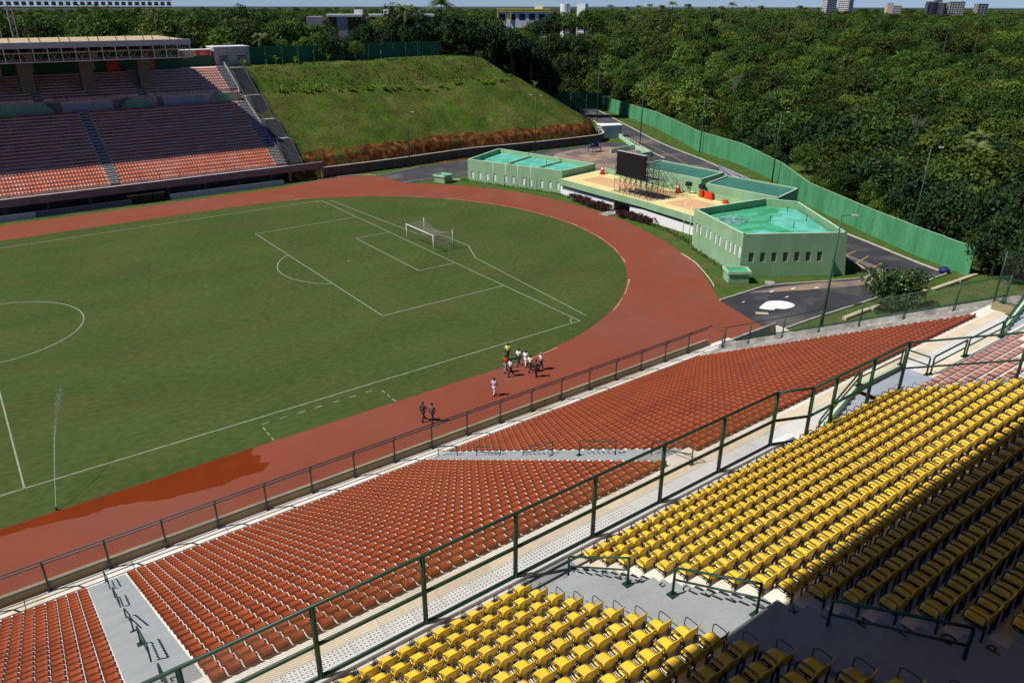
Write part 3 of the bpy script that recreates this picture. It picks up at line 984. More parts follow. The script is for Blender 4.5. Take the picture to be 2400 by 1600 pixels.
# ================================================================== RAILINGS AND FENCES
def wire_panel(mb, p, q, z0a, z1a, z0b, z1b, cell=.085, w=.0035, inset=0.0):
    """diamond wire mesh between two posts: p,q (x,y) with bottom/top heights at each"""
    p, q = Vector(p), Vector(q)
    L_ = (q - p).length; H = (z1a - z0a + z1b - z0b) / 2
    def P(u, v):
        z0 = z0a + (z0b - z0a) * u / L_; z1 = z1a + (z1b - z1a) * u / L_
        xy = p + (q - p) * (u / L_)
        return Vector((xy.x, xy.y, z0 + (z1 - z0) * v / H))
    n = int((L_ + H) / cell)
    for sgn in (1, -1):
        for k in range(1, n):
            u0 = k * cell - H; u1 = k * cell
            v0, v1 = 0.0, H
            if u0 < 0: v0 = -u0; u0 = 0
            if u1 > L_: v1 = H - (u1 - L_); u1 = L_
            if v1 <= v0: continue
            if sgn < 0: v0, v1 = H - v0, H - v1
            a, b = P(u0, v0), P(u1, v1)
            d = (b - a).normalized()
            t = Vector((q - p).normalized().to_3d() if len(p) == 2 else (q - p).normalized())
            nrm = d.cross(Vector((t.y, -t.x, 0))).normalized() * w
            mb.add([a - nrm, b - nrm, b + nrm, a + nrm], [(0, 1, 2, 3)])


def V2(x, y): return Vector((x, y))


# fence beside the track, posts with cranked tops
f1 = thing("track_fence", "long slate coloured wire fence with cranked posts between the track and the red seats", "fence", (0, -48.85, 1.67))
YFN = -48.95
mb = MB()
mb.tube([(0, YFN, 1.67), (0, YFN, 3.47), (0, YFN - .30, 3.86)], .058, 8); mb.box((0, YFN, 1.70), (.2, .22, .05)); mb.box((0, YFN, 1.95), (.11, .12, .5))
pm = mb.mesh("fence_post", M['bluesteel'], False, (0, 0, 0))
x = -12.26; POSTS = []
while x < 55.2: POSTS.append(x); x += 3.07
for x in POSTS:
    o = link("fence_post", pm, f1); o.location = Vector((x, 0, 0)) - f1.location
for y, z in ((YFN, 3.47), (YFN - .30, 3.86), (YFN, 2.24)):
    mb = MB(); mb.tube([(-12.26, y, z), (54.9, y, z)], .046, 7); mb.build("rail", M['bluesteel'], f1, True)
mb = MB()
for a, b in zip(POSTS[:-1], POSTS[1:]): wire_panel(mb, V2(a, YFN), V2(b, YFN), 2.26, 3.46, 2.26, 3.46, .11, .003)
tag(mb.build("wire_mesh", M['wire'], f1), kind="stuff")
# end frame where the fence turns the corner
g1 = thing("corner_gate_frame", "small slate coloured gate frame at the right end of the track fence", "gate", (54.9, -49.2, 1.67))
mb = MB()
for p in ((54.93, -50.65), (55.33, -50.6)): mb.tube([(*p, 1.67), (*p, 3.75)], .05, 8)
mb.tube([(54.93, YFN, 3.8), (54.93, -50.65, 3.75), (55.33, -50.6, 3.75)], .04, 8); mb.tube([(54.93, YFN, 2.8), (54.93, -50.65, 2.8)], .03, 8)
mb.build("frame", M['bluesteel'], g1, True)

# sloping fence along the right end of the red tier
f2 = thing("end_fence", "dark green sloping fence along the far right end of the red seats", "fence", (55.15, -60, 6))
def zend(y): return za + (zb - za) * (-50.3 - y) / 22.6
EP = [-50.8, -53.4, -56.6, -59.8, -63.0, -66.2, -69.4, -72.3]
for y in EP:
    mb = MB(); mb.tube([(55.0, y, zend(y) - .75), (55.0, y, zend(y) + 1.55)], .055, 8); mb.box((55.0, y, zend(y) - .4), (.2, .16, .8)); mb.build("fence_post", M['gfence'], f2, True)
for dz, r_ in ((1.55, .04), (.14, .055)):
    mb = MB(); mb.tube([(55.05, -50.6, zend(-50.6) + dz), (55.05, -72.3, zend(-72.3) + dz)], r_, 8); mb.build("rail", M['gfence'], f2, True)
mb = MB()
for a, b in zip(EP[:-1], EP[1:]): wire_panel(mb, V2(55.05, a), V2(55.05, b), zend(a) + .15, zend(a) + 1.5, zend(b) + .15, zend(b) + 1.5, .11, .002)
tag(mb.build("wire_mesh", M['wire'], f2), kind="stuff")
# tall fence at the end of the paved walkway
f3 = thing("tall_end_fence", "tall dark green fence frame at the far end of the paved walkway", "fence", (54.3, -71.8, 13))
for p in ((54.3, -71.9), (54.3, -75.0), (54.3, -78.1)):
    mb = MB(); mb.tube([(*p, 12.9), (*p, 16.9)], .055, 8); mb.build("fence_post", M['gfence'], f3, True)
for z in (13.6, 15.2, 16.9):
    mb = MB(); mb.tube([(54.3, -71.9, z), (54.3, -78.1, z)], .045, 8); mb.build("rail", M['gfence'], f3, True)
mb = MB()
for a, b in ((-71.9, -75.0), (-75.0, -78.1)): wire_panel(mb, V2(54.3, a), V2(54.3, b), 13.6, 16.9, 13.6, 16.9, .22, .003)
tag(mb.build("wire_mesh", M['wire'], f3), kind="stuff")
mb = MB(); mb.mm((54.2, -75.5, 12.9), (54.45, -71.9, 13.45)); mb.build("low_wall", M['brownwall'], f3)

# fence in front of the yellow armchairs
f4 = thing("tier_fence", "tall dark green wire fence running along the front of the yellow armchairs", "fence", (0, -75.3, ZF))
YG = -75.22
PX = [-0.64 + 3.262 * k for k in range(9)]
mb = MB(); mb.tube([(0, 0, 0), (0, 0, 2.47)], .075, 10); mb.tube([(0, 0, 2.47), (0, 0, 2.50)], [.075, .03], 10)
pm2 = mb.mesh("fence_post", M['gfence'], True)
segs = []
for x in PX[:9]:
    if x < 25.6: o = link("fence_post", pm2, f4, (x, YG + 75.3, .1))
PL = [x for x in PX if x < 25.6]
segs.append((V2(PL[0], YG), V2(25.45, YG)))
o = link("fence_post", pm2, f4, (25.45, YG + 75.3, .1))
E2 = [(26.9, -75.22), (28.6, -75.86), (31.5, -75.86), (34.42, -75.84)]
E2 = [(26.95, -75.84)] + E2[1:]
for p in E2:
    link("fence_post", pm2, f4, (p[0], p[1] + 75.3, .1))
path = [(PL[0], YG), (25.45, YG), (26.95, -75.84), (34.42, -75.84)]
for z, r_ in ((2.57, .055), (1.27, .06), (.17, .05)):
    for a, b in zip(path[:-1], path[1:]):
        mb = MB(); mb.tube([(*a, ZF + z), (*b, ZF + z)], r_, 8); mb.build("rail", M['gfence'], f4, True)
mb = MB()
nodes = PL + [25.45]
for a, b in zip(nodes[:-1], nodes[1:]): wire_panel(mb, V2(a, YG), V2(b, YG), ZF + .18, ZF + 2.55, ZF + .18, ZF + 2.55, .075, .0035)
nodes = [p[0] for p in E2]
for a, b in zip(nodes[:-1], nodes[1:]): wire_panel(mb, V2(a, -75.84), V2(b, -75.84), ZF + .18, ZF + 2.55, ZF + .18, ZF + 2.55, .09, .002)
tag(mb.build("wire_mesh", M['wirel'], f4), kind="stuff")
# fence climbing between the yellow armchairs and the pink seats
f5 = thing("dividing_fence", "dark green rail fence climbing the steps between yellow armchairs and pink seats", "fence", (34.5, -76, ZF))
def zt(y): return ZF + .2 + YRISE / YD * (YF - y)
DP = [-75.84, -80.3, -84.8, -89.3]
for y in DP[1:]:
    mb = MB(); mb.tube([(34.42, y, zt(y) - .2), (34.42, y, zt(y) + 2.45)], .06, 8); mb.build("fence_post", M['gfence'], f5, True)
for dz in (2.4, 1.15):
    mb = MB(); mb.tube([(34.42, -75.84, ZF + (2.57 if dz > 2 else 1.27)), (34.42, DP[1], zt(DP[1]) + dz), (34.42, DP[-1], zt(DP[-1]) + dz)], .045, 8); mb.build("rail", M['gfence'], f5, True)


def hand_rail(name, label, x, ya, yb, za_, zb_, h=.92, group=None, m='gfence', cat="handrail", r_=.03, x2=None):
    x2 = x if x2 is None else x2
    t = thing(name, label, cat, (x, ya, za_), 0, group)
    mb = MB(); mb.tube([(x, ya, za_), (x, ya, za_ + h - .08), (x + (x2 - x) * .03, ya + (yb - ya) * .03, za_ + h), (x2, yb, zb_ + h), (x2, yb, zb_ + h - .08), (x2, yb, zb_)], r_, 8); mb.build("top_rail", M[m], t, True)
    mb = MB(); mb.tube([(x, ya, za_ + h * .55), (x2, yb, zb_ + h * .55)], r_ * .85, 7); mb.build("middle_rail", M[m], t, True)
    for xx, y, z in ((x, ya, za_), (x2, yb, zb_)):
        mb = MB(); mb.box((xx, y, z + .012), (.26, .22, .03)); mb.build("base_plate", M[m], t)
    return t


zl = lambda y: ZL0 + RR_ * max(0, math.floor((-50.5 - y) / RD + 1e-6)) + .01
PR = [(-50.7, -53.2), (-55.6, -58.2), (-60.5, -63.1), (-65.3, -67.9), (-70.2, -72.5)]
for ax, nm in ((2.62, "near"), (24.05, "second")):
    for k, (a, b) in enumerate(PR):
        hand_rail("handrail", f"dark green handrail in the {nm} grey aisle, {ordw(k + 1)} up from the lower walkway", ax, a, b, zl(a), zl(b) if k < 4 else 12.95, .92, "handrails in the aisles of the red tier")
zu = lambda y: ZF + (YRISE * (math.floor((YF - y) / YD + 1e-6) + 1) if y < YF else 0) + .01
for k, (a, b) in enumerate([(-76.2, -78.7), (-80.3, -82.75), (-84.4, -86.9)]):
    hand_rail("handrail", f"dark green handrail in the lettered aisle between yellow armchairs, {ordw(k + 1)} up from the wire fence", 13.76, a, b, zu(a), zu(b), .94, "handrails in the lettered aisle", r_=.036)
# railings beside stairs and along the pink seats
hand_rail("stair_rail", "dark green rail down the short stair beside the perforated slabs", 30.5, -74.43, -74.43, 13.15, 14.75, .75, x2=33.3, r_=.045)
hand_rail("stair_rail", "dark green rail on the pale green parapet of the stair landing", 33.5, -74.43, -74.43, 14.75, 14.75, .75, x2=37.2, r_=.045)
for k, (a, b) in enumerate([(37.6, 41.0), (41.3, 45.2), (45.5, 49.6)]):
    hand_rail("front_rail", f"dark green rail in front of the pink seats, {ordw(k + 1)} from the stair landing", a, -75.78, -75.78, ZF, ZF, .95, "rails in front of the pink seats", x2=b, r_=.045)
hand_rail("landing_rail", "short dark green rail across the walkway side of the landing", 37.35, -75.7, -74.5, ZF, ZF, .95, r_=.045)
hand_rail("stair_rail", "dark green rail up the stair at the far end of the paved walkway", 50.3, -74.17, -74.17, 13.1, 15.5, .8, x2=54.1, r_=.045)

# ================================================================== FAR STAND
far = thing("far_grandstand", "far grandstand with red seat rows under a beige truss roof", "grandstand", (20, 60, 0))
FX0 = -45.0
FR, FRR, FN = 0.84, 0.452, 22
FY = 52.5
mb = MB()
for i in range(FN):
    y = FY + FR * i
    mb.mm((FX0, y, 2.0 if i < 1 else 3.1 + FRR * i - .6), (53.3, y + FR, 3.1 + FRR * (i + 1)))
mb.mm((FX0, 51.9, 2.0), (53.3, FY, 3.08))
mb.build("lower_terrace_steps", M['farconc'], far)
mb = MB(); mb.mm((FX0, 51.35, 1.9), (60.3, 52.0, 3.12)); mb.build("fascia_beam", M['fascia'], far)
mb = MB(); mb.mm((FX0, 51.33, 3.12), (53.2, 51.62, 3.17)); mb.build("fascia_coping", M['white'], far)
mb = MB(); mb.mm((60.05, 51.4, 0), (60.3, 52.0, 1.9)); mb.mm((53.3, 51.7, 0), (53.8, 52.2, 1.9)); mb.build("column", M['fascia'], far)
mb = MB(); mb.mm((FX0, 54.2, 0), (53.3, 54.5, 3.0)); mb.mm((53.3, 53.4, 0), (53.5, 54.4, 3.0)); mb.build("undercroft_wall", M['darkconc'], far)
for k in range(12):
    x = 50 - 6.2 * k
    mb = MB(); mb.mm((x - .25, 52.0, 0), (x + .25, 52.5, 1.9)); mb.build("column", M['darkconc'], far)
YU = FY + FR * FN           # 70.48
mb = MB(); mb.mm((FX0, YU, 8), (53.3, 73.9, 13.05)); mb.build("middle_walkway", M['farconc'], far)
UY, UZ, UR, URR, UN = 74.6, 15.05, 0.80, 0.45, 9
mb = MB()
mb.mm((FX0, 73.9, 8), (53.3, UY, 14.9))
mb.mm((FX0, UY - .2, 10), (53.3, UY + .01, UZ - .1))
for i in range(UN): mb.mm((FX0, UY + UR * i, 10), (53.3, UY + UR * (i + 1), UZ + URR * (i + 1)))
mb.mm((FX0, UY + UR * UN, 10), (53.6, 90, 19.15))
mb.build("upper_terrace_steps", M['farconc'], far)
# aisles with pale stair nosings
def far_aisle(x0, x1, y0, z0, d, r, n):
    b0 = MB(); b0.mm((x0, 0, -r * .9), (x1, d / 2 - .1, 0)); m0 = b0.mesh("aisle_step", M['gtrim'])
    b0 = MB(); b0.mm((x0, 0, -r * .9), (x1, d / 2, 0)); m1 = b0.mesh("aisle_step", M['grey'])
    for i in range(n):
        for h in (0, 1):
            o = link("aisle_step", m1, far)
            o.location = Vector((0, y0 + d * i + d / 2 * h, z0 + r * (i + 1) + r / 2 * h + .006)) - far.location
for x0, x1 in ((22.6, 24.1), (51.4, 53.1), (-8, -6.5)): far_aisle(x0, x1, FY, 3.1, FR, FRR, FN)
for x0, x1 in ((34.0, 35.5), (16.3, 17.9), (51.4, 53.1)): far_aisle(x0, x1, UY, UZ, UR, URR, UN)
# far seats
fs_prof = [(.22, -.06), (.18, 0.0), (-.12, -.01), (-.20, .17)]
fs_me = shell_seat(2, fs_prof, .44, M['farred'], "stadium_seat")
xf = []
for i in range(FN):
    x = 51.1
    while x > -14:
        if not (22.4 < x < 24.3): xf.append((x, FY + FR * i + .23, 3.1 + FRR * (i + 1) + .08, math.pi, 1))
        x -= .5
tag(join_many("stadium_seats", [fs_me], xf), "long rows of red seats filling the far grandstand's lower tier", "seats", "red seats of the far grandstand", "stuff")
xf = []
for i in range(UN - 1):
    x = 51.1
    while x > -5:
        if not (33.9 < x < 35.6) and not (16.1 < x < 18.0): xf.append((x, UY + UR * i + .23, UZ + URR * (i + 1) + .08, math.pi, 1))
        x -= .5
tag(join_many("stadium_seats", [shell_seat(2, fs_prof, .44, M['pink'], "stadium_seat")], xf), "rows of faded pink seats under the roof of the far grandstand", "seats", "pink seats of the far grandstand", "stuff")
# vomitory walls between tiers
for xa, xb in ((9.5, 19.4), (30.2, 36.6), (47.0, 53.0)):
    mb = MB()
    v = [(xa, 73.7, 13.05), (xb, 73.7, 13.05), (xb - 1.5, 73.7, 14.7), (xa + 1.5, 73.7, 14.7), (xa, 73.9, 13.05), (xb, 73.9, 13.05), (xb - 1.5, 73.9, 14.7), (xa + 1.5, 73.9, 14.7)]
    mb.add(v, [(0, 1, 2, 3), (7, 6, 5, 4), (3, 2, 6, 7), (0, 3, 7, 4), (1, 5, 6, 2)])
    mb.build("green_parapet", M['glight'], far)
for xa, xb in ((20.6, 29.0), (38, 46)):
    n = 5
    for k in range(n):
        w_ = (xb - xa) / n
        mb = MB(); mb.mm((xa + w_ * k + .03, 73.6, 13.3), (xa + w_ * (k + 1) - .03, 73.72, 14.5)); mb.build("wall_panel", M['greywall'], far)
for xa, xb in ((29.2, 32.5), (18.2, 20.4), (37, 38), (5, 9)):
    mb = MB(); mb.mm((xa, 73.75, 13.1), (xb, 73.88, 14.8)); mb.build("wall_panel", M['fascia'], far)
# rails of the far stand
def long_rail(name, label, x0, x1, y, z, h, step, m='black', r_=.03, mids=(.5,), cat="fence"):
    t = thing(name, label, cat, (x0, y, z))
    for hh in (h,) + tuple(h * k for k in mids):
        mb = MB(); mb.tube([(x0, y, z + hh), (x1, y, z + hh)], r_, 6); mb.build("rail", M[m], t, True)
    n = int((x1 - x0) / step)
    mb = MB(); mb.tube([(0, 0, 0), (0, 0, h)], r_ * 1.3, 6); me = mb.mesh("rail_post", M[m], True)
    for k in range(n + 1): link("rail_post", me, t, ((x1 - x0) * k / n, 0, 0))
    return t
long_rail("front_fence", "thin dark fence with tall posts along the front edge of the far grandstand", -15, 53, 51.75, 3.17, 1.55, 3.1, r_=.025, mids=(.06, .6))
for k, (a, b) in enumerate(((19.6, 25.8), (26.0, 30.0), (36.8, 43.0), (43.2, 46.8), (2, 9.4))):
    long_rail("tier_rail", f"dark rail on the middle wall of the far grandstand, {ordw(k + 1)} of five sections", a, b, 74.0, 14.9, .95, 1.6, cat="railing")
for k, (xa, xb) in enumerate(((9.5, 19.4), (30.2, 36.6), (47.0, 53.0))):
    for (p, q) in (((xa, 13.1), (xa + 1.6, 14.7)), ((xb - 1.6, 14.7), (xb, 13.1))):
        t = hand_rail("stair_rail", f"dark stair rail on the {'left' if p[0] == xa else 'right'} of the {ordw(k + 1)} green parapet of the far grandstand", p[0], 73.6, 73.6, p[1], q[1], .9, "stair rails beside the green parapets", m='black', x2=q[0])
# handrails running up the right edge
t = thing("stair_rail", "long pale green double rail up the right edge of the far grandstand", "railing", (53.2, 52, 3))
for x, r_ in ((53.2, .04), (53.45, .03)):
    for dz in (.55, 1.0):
        mb = MB(); mb.tube([(x, 52.2, 3.1 + dz), (x, YU, 3.1 + FRR * FN + dz), (x, 73.9, 13.4 + dz), (x, UY, UZ + dz), (x, UY + UR * UN, 19.2 + dz)], r_, 6); mb.build("rail", M['greysteel' if r_ > .035 else 'gfence'], t, True)
for k in range(15):
    y = 52.2 + k * 2.0
    z = 3.1 + FRR / FR * (y - 52.2) if y < YU else (13.2 if y < UY else UZ + URR / UR * (y - UY))
    mb = MB(); mb.tube([(53.3, y, z), (53.3, y, z + 1.0)], .035, 6); mb.build("rail_post", M['gfence'], t, True)
# outer stair beside the stand with four dark flights
os_ = thing("outer_stair", "dark outside stair climbing the right side of the far grandstand in flights", "staircase", (55.3, 60, 3))
fl = [((52.6, 3.2), (58.2, 7.2)), ((59.4, 7.2), (64.5, 10.2)), ((65.7, 10.2), (71.6, 14.2)), ((72.8, 14.2), (80.5, 19.0))]
for (ya, z0), (yb, z1) in fl:
    n = int((z1 - z0) / .19); dy = (yb - ya) / n; dz = (z1 - z0) / n
    b0 = MB(); b0.mm((53.9, 0, -.3), (56.5, dy, 0)); me = b0.mesh("stair_step", M['stairdark'])
    for k in range(n):
        o = link("stair_step", me, os_); o.location = Vector((0, ya + dy * k, z0 + dz * (k + 1))) - os_.location
    mb = MB(); mb.mm((53.7, yb, z1 - .35), (56.7, yb + 1.25, z1)); mb.build("landing", M['mortar'], os_)
for x in (53.75, 56.65):
    for (ya, z0), (yb, z1) in fl:
        mb = MB(); mb.bar((x, ya, z0 - .1), (x, yb, z1 - .1), .12, .55); mb.build("stringer", M['darkconc'], os_)
        mb = MB()
        for dz in (.95, .5): mb.tube([(x, ya, z0 + dz), (x, yb, z1 + dz), (x, yb + 1.2, z1 + dz)], .035, 6)
        for k in range(4):
            f = k / 3; mb.tube([(x, ya + (yb - ya) * f, z0 + (z1 - z0) * f), (x, ya + (yb - ya) * f, z0 + (z1 - z0) * f + .95)], .03, 6)
        mb.build("rail", M['gfence'], os_, True)
# boards in the undercroft along the track
bb = MB(); bb.mm((0, 0, 0), (2.0, .06, .95)); bm1 = bb.mesh("advertising_board", M['bluegrey']); 
bb = MB(); bb.mm((0, 0, 0), (2.0, .06, .95)); bm2 = bb.mesh("advertising_board", mat("dark_blue_board", (0.09, 0.10, 0.16), 0.8))
k = 0
for k in range(28):
    x = 49.5 - 2.05 * k
    if 24.5 < x < 30.0: continue
    dark = 9.5 < x < 24.5
    o = link("advertising_board", bm2 if dark else bm1, None, (x, 49.9, .02))
    tag(o, f"blank {'dark blue' if dark else 'blue grey'} board under the far grandstand, {ordw(k + 1)} from its right end", "board", "blank boards under the far grandstand")
for k in range(3):
    t = thing("team_bench", f"low dark team shelter under the far grandstand, {ordw(k + 1)} from the right", "bench", (24.6 + 2.1 * (2 - k) - .3, 50.3, 0), 0, "team shelters under the far grandstand")
    x = t.location.x
    mb = MB(); mb.mm((x, 50.2, .45), (x + 1.9, 50.6, .5)); mb.build("seat", M['black'], t)
    mb = MB(); mb.mm((x, 50.9, 0), (x + 1.9, 50.95, 1.4)); mb.build("back_panel", M['black'], t)
    mb = MB(); mb.mm((x, 50.1, 1.4), (x + 1.9, 50.95, 1.44)); mb.build("roof_panel", M['black'], t)
# roof
RY0, RY1 = 62.4, 88.0
mb = MB()
poly = [(-50, RY0 + .1), (41.9, RY0 + .1), (42.4, RY1), (-50, RY1)]
mb.prism(poly, 25.15, 25.35); mb.build("roof_slab", M['beige'], far)
mb = MB(); mb.mm((-50, RY0 - .05, 24.55), (41.95, RY0 + .15, 25.42)); mb.build("roof_fascia", M['greysteel'], far)
mb = MB(); mb.mm((-50, RY0 - .02, 25.42), (41.9, RY0 + .2, 25.50)); mb.build("fascia_coping", M['white'], far)
mb = MB(); mb.bar((-50, RY0, 22.45), (42.1, RY0, 22.45), .14, .14); mb.build("bottom_chord", M['conc'], far)
mb = MB(); mb.mm((-50, 63.3, 23.7), (41, 77, 23.9)); mb.build("ceiling_panel", M['beige'], far)
mb = MB(); mb.bar((-50, 64.2, 22.7), (41, 64.2, 22.7), .16, .3); mb.build("bottom_chord", M['fascia'], far)
x = 41.6; k = 0
pb = MB(); pb.bar((0, RY0, 22.45), (0, RY0, 24.6), .11, .11); post_me = pb.mesh("truss_post", M['conc'])
db = MB()
db.bar((0, 64.0, 24.6), (-1.03, 64.0, 22.9), .07, .07); db.bar((-2.06, 64.0, 24.6), (-1.03, 64.0, 22.9), .07, .07); db.bar((-1.03, 64.0, 22.9), (-1.03, RY0 + .1, 22.45), .06, .06)
dg_me = db.mesh("truss_brace", M['greysteel'])
while x > -16:
    for nm, me in (("truss_post", post_me), ("truss_brace", dg_me)):
        o = link(nm, me, far); o.location = Vector((x, 0, 0)) - far.location
    x -= 2.06
for k in range(12):
    x = 38.5 - 4.35 * k
    for dx in (0, 1.5):
        mb = MB()
        mb.tube([(x + dx, RY0 + .3, 25.3), (x + dx - .1, RY0 + .3, 26.3)], .05, 5); mb.tube([(x + dx + .3, RY0 + .8, 25.3), (x + dx - .1, RY0 + .3, 26.3)], .03, 5)
        mb.build("roof_bracket", M['darkconc'], far)
for x in (6.0, 16.2, 26.0, 36.0, -4.0):
    mb = MB()
    mb.prism([(x - 1.1, 75.2), (x + 1.1, 75.2), (x + 1.1, 77.4), (x - 1.1, 77.4)], 16.5, 21.3); mb.mm((x - 1.25, 73.6, 20.2), (x + 1.25, 77.4, 22.2)); mb.mm((x - .5, 63.4, 22.2), (x + .5, 79, 23.8))
    mb.build("roof_pier", M['pillar'], far)
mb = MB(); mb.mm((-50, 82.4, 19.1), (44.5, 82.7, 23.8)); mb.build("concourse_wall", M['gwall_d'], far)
for k, (xa, xb) in enumerate(((11.2, 13.2), (30.6, 33), (38.2, 39.6))):
    mb = MB(); mb.mm((xa, 82.0, 19.2), (xb, 82.35, 21.5)); tag(mb.build("kiosk_front", M['cone'] if k != 0 else M['wood'], far), None)
# white building and orange stall on the concourse
wb = thing("service_block", "plain grey white block with two brick vents at the top of the far stairs", "building", (56.5, 86, 19))
mb = MB(); mb.mm((52.7, 86, 19.0), (60.3, 91, 22.75)); mb.build("wall", M['greywall'], wb)
mb = MB(); mb.mm((52.6, 85.9, 22.75), (60.4, 91.1, 22.95)); mb.build("roof", M['white'], wb)
for xa in (53.6, 57.6):
    mb = MB()
    for i in range(6):
        for j in range(4): mb.mm((xa + .34 * i, 85.95, 19.9 + .33 * j), (xa + .34 * i + .24, 86.0, 19.9 + .33 * j + .23))
    mb.build("vent_grille", M['darkconc'], wb)
sb = thing("food_stall", "low stall with orange sign panels beside the grey white block", "stall", (47, 86, 19))
mb = MB(); mb.mm((43.5, 86, 19.1), (52.3, 88.5, 21.3)); mb.build("wall", M['gwall_d'], sb)
mb = MB(); mb.mm((43.4, 85.6, 22.35), (52.4, 88.6, 22.5)); mb.build("roof", M['white'], sb)
for xa, xb, m_ in ((43.6, 46.2, 'cone'), (46.3, 48.9, 'wood'), (49.0, 51.9, 'cone')):
    mb = MB(); mb.mm((xa, 85.7, 21.3), (xb, 85.85, 22.35)); mb.build("sign_panel", M[m_], sb)
mb = MB()
for i, (xa, xb) in enumerate(((44.0, 45.8), (49.6, 51.2))):
    for k in range(3): mb.mm((xa + .1 * k, 85.67, 21.55 + .2 * k), (xb - .25 * k, 85.69, 21.62 + .2 * k))
mb.build("sign_lettering", M['white'], sb)

# floodlight boom behind the far roof
ft = thing("floodlight_boom", "long boom of floodlights on lattice legs behind the far grandstand roof", "floodlights", (16, 96, 20))
for xa in (14.8, 17.6):
    mb = MB()
    for dx, dy in ((0, 0), (.9, 0), (0, .9), (.9, .9)): mb.bar((xa + dx, 96 + dy, 18), (xa + dx, 96 + dy, 31), .10)
    for k in range(10):
        z = 18.5 + k * 1.25
        mb.bar((xa, 96, z), (xa + .9, 96, z + 1.25), .06); mb.bar((xa + .9, 96, z), (xa, 96, z + 1.25), .06); mb.bar((xa, 96, z), (xa, 96.9, z + 1.25), .06)
    mb.build("lattice_leg", M['greysteel'], ft)
mb = MB()
for z in (30.55, 31.9): mb.bar((-6, 96, z), (48.3, 96, z), .12); mb.bar((-6, 96.9, z), (48.3, 96.9, z), .10)
for k in range(28): mb.bar((-6 + 2 * k, 96.9, 30.5 - (2.2 if k % 4 == 0 else 0)), (-6 + 2 * k, 96.9, 32.9), .06)
mb.build("boom", M['darkconc'], ft)
lb = MB(); lb.box((0, 0, 0), (.78, .35, .72)); lm_ = lb.mesh("floodlight", M['darkconc'])
lb = MB(); lb.box((-.47, -.1, .1), (.16, .4, .42)); lm2 = lb.mesh("lamp_glass", M['purewhite'])
for k in range(38):
    o = link("floodlight", lm_, ft); o.location = Vector((47.6 - 1.28 * k, 95.7, 31.3)) - ft.location
    link("lamp_glass", lm2, o)

# ================================================================== RETAINING WALL, EMBANKMENT
rw = thing("retaining_wall", "long low brown wall with pale coping at the foot of the grassy bank", "wall", (95, 52, 0))
RWP = smooth_line([(60.4, 51.9), (76, 51.9), (96, 53.1), (108, 51.6), (121, 50.6), (130, 50.4), (134, 51.0), (137, 53.5), (138.6, 56.6)], 4)
mb = MB(); mb.strip(RWP, .3, 0, 1.85); mb.build("wall", mat("brown_stained_wall", (0.115, 0.085, 0.062), .95, .25, .6, .2, 4), rw)
mb = MB(); mb.strip(RWP, .42, 1.85, 1.98); mb.build("coping", M['kerb'], rw)

FOOT = [(53, 52.3), (76, 52.3), (96, 53.6), (108, 52.1), (121, 51.2), (130, 51.0), (133.4, 51.8), (136, 54.4), (141, 61), (148, 75), (157, 92), (166, 107)]
def line_d(segs, x, y):
    """signed distance to a polyline, positive on its left"""
    best = 1e18; sg = 1
    for ax, ay, bx_, by_, l2 in segs:
        dx, dy = bx_ - ax, by_ - ay; px, py = x - ax, y - ay
        t = (px * dx + py * dy) / l2
        t = 0.0 if t < 0 else (1.0 if t > 1 else t)
        ex, ey = px - dx * t, py - dy * t
        d = ex * ex + ey * ey
        if d < best:
            best = d; sg = 1 if dx * py - dy * px > 0 else -1
    return math.sqrt(best) * sg
def segs_of(P): return [(a[0], a[1], b[0], b[1], (b[0] - a[0]) ** 2 + (b[1] - a[1]) ** 2) for a, b in zip(P[:-1], P[1:])]
FSEG = segs_of([tuple(map(float, p)) for p in smooth_line(FOOT, 3)])
def foot_d(x, y): return line_d(FSEG, x, y)
EPX = [-5, 0, .35, 1.5, 3.2, 19.5, 22.5, 29, 33, 60]
EPZ = [-.3, .2, 1.5, 3.6, 4.6, 13.9, 14.3, 18.7, 19.1, 19.3]
def emb_h(x, y):
    d = foot_d(x, y)
    ext = 1.0
    h = float(np.interp(d, EPX, EPZ))
    w_ = min(1, max(0, (d - .3) / 2))
    h += w_ * (0.35 * noise.noise(Vector((x * .12, y * .12, 0))) + .16 * noise.noise(Vector((x * .5, y * .5, 2))) + .06 * noise.noise(Vector((x * 1.4, y * 1.4, 2))))
    return h, d
nxg, nyg = 190, 118
mb = MB(); soil = []
XS = np.linspace(53.8, 170, nxg); YS = np.concatenate([np.linspace(51.2, 62, 40), np.linspace(62.5, 108, nyg - 40)])
for y in YS:
    for x in XS:
        h, d = emb_h(x, y)
        mb.v.append((x, y, h))
        so = 0.0
        lim = 3.3 + 1.4 * noise.noise(Vector((x * .10, 0, 5))) + .9 * noise.noise(Vector((x * .5, 0, 8)))
        so = (0.64 if x > 70 else .50) - max(0, d - lim) * 1.6
        if x > 124 and y > 56: so = max(so, 0.66 - d * .10)
        so += .16 * noise.noise(Vector((x * .08, y * .2, 9)))
        if 21.5 < d < 27: so += .26
        soil.append(max(0, min(1, so)))
for j in range(nyg - 1):
    for i in range(nxg - 1):
        a = j * nxg + i
        mb.f.append((a, a + 1, a + nxg + 1, a + nxg))
o = struct(mb.build("embankment", M['embank'], None, True))
at = o.data.attributes.new("soil", 'FLOAT', 'POINT'); at.data.foreach_set("value", soil)

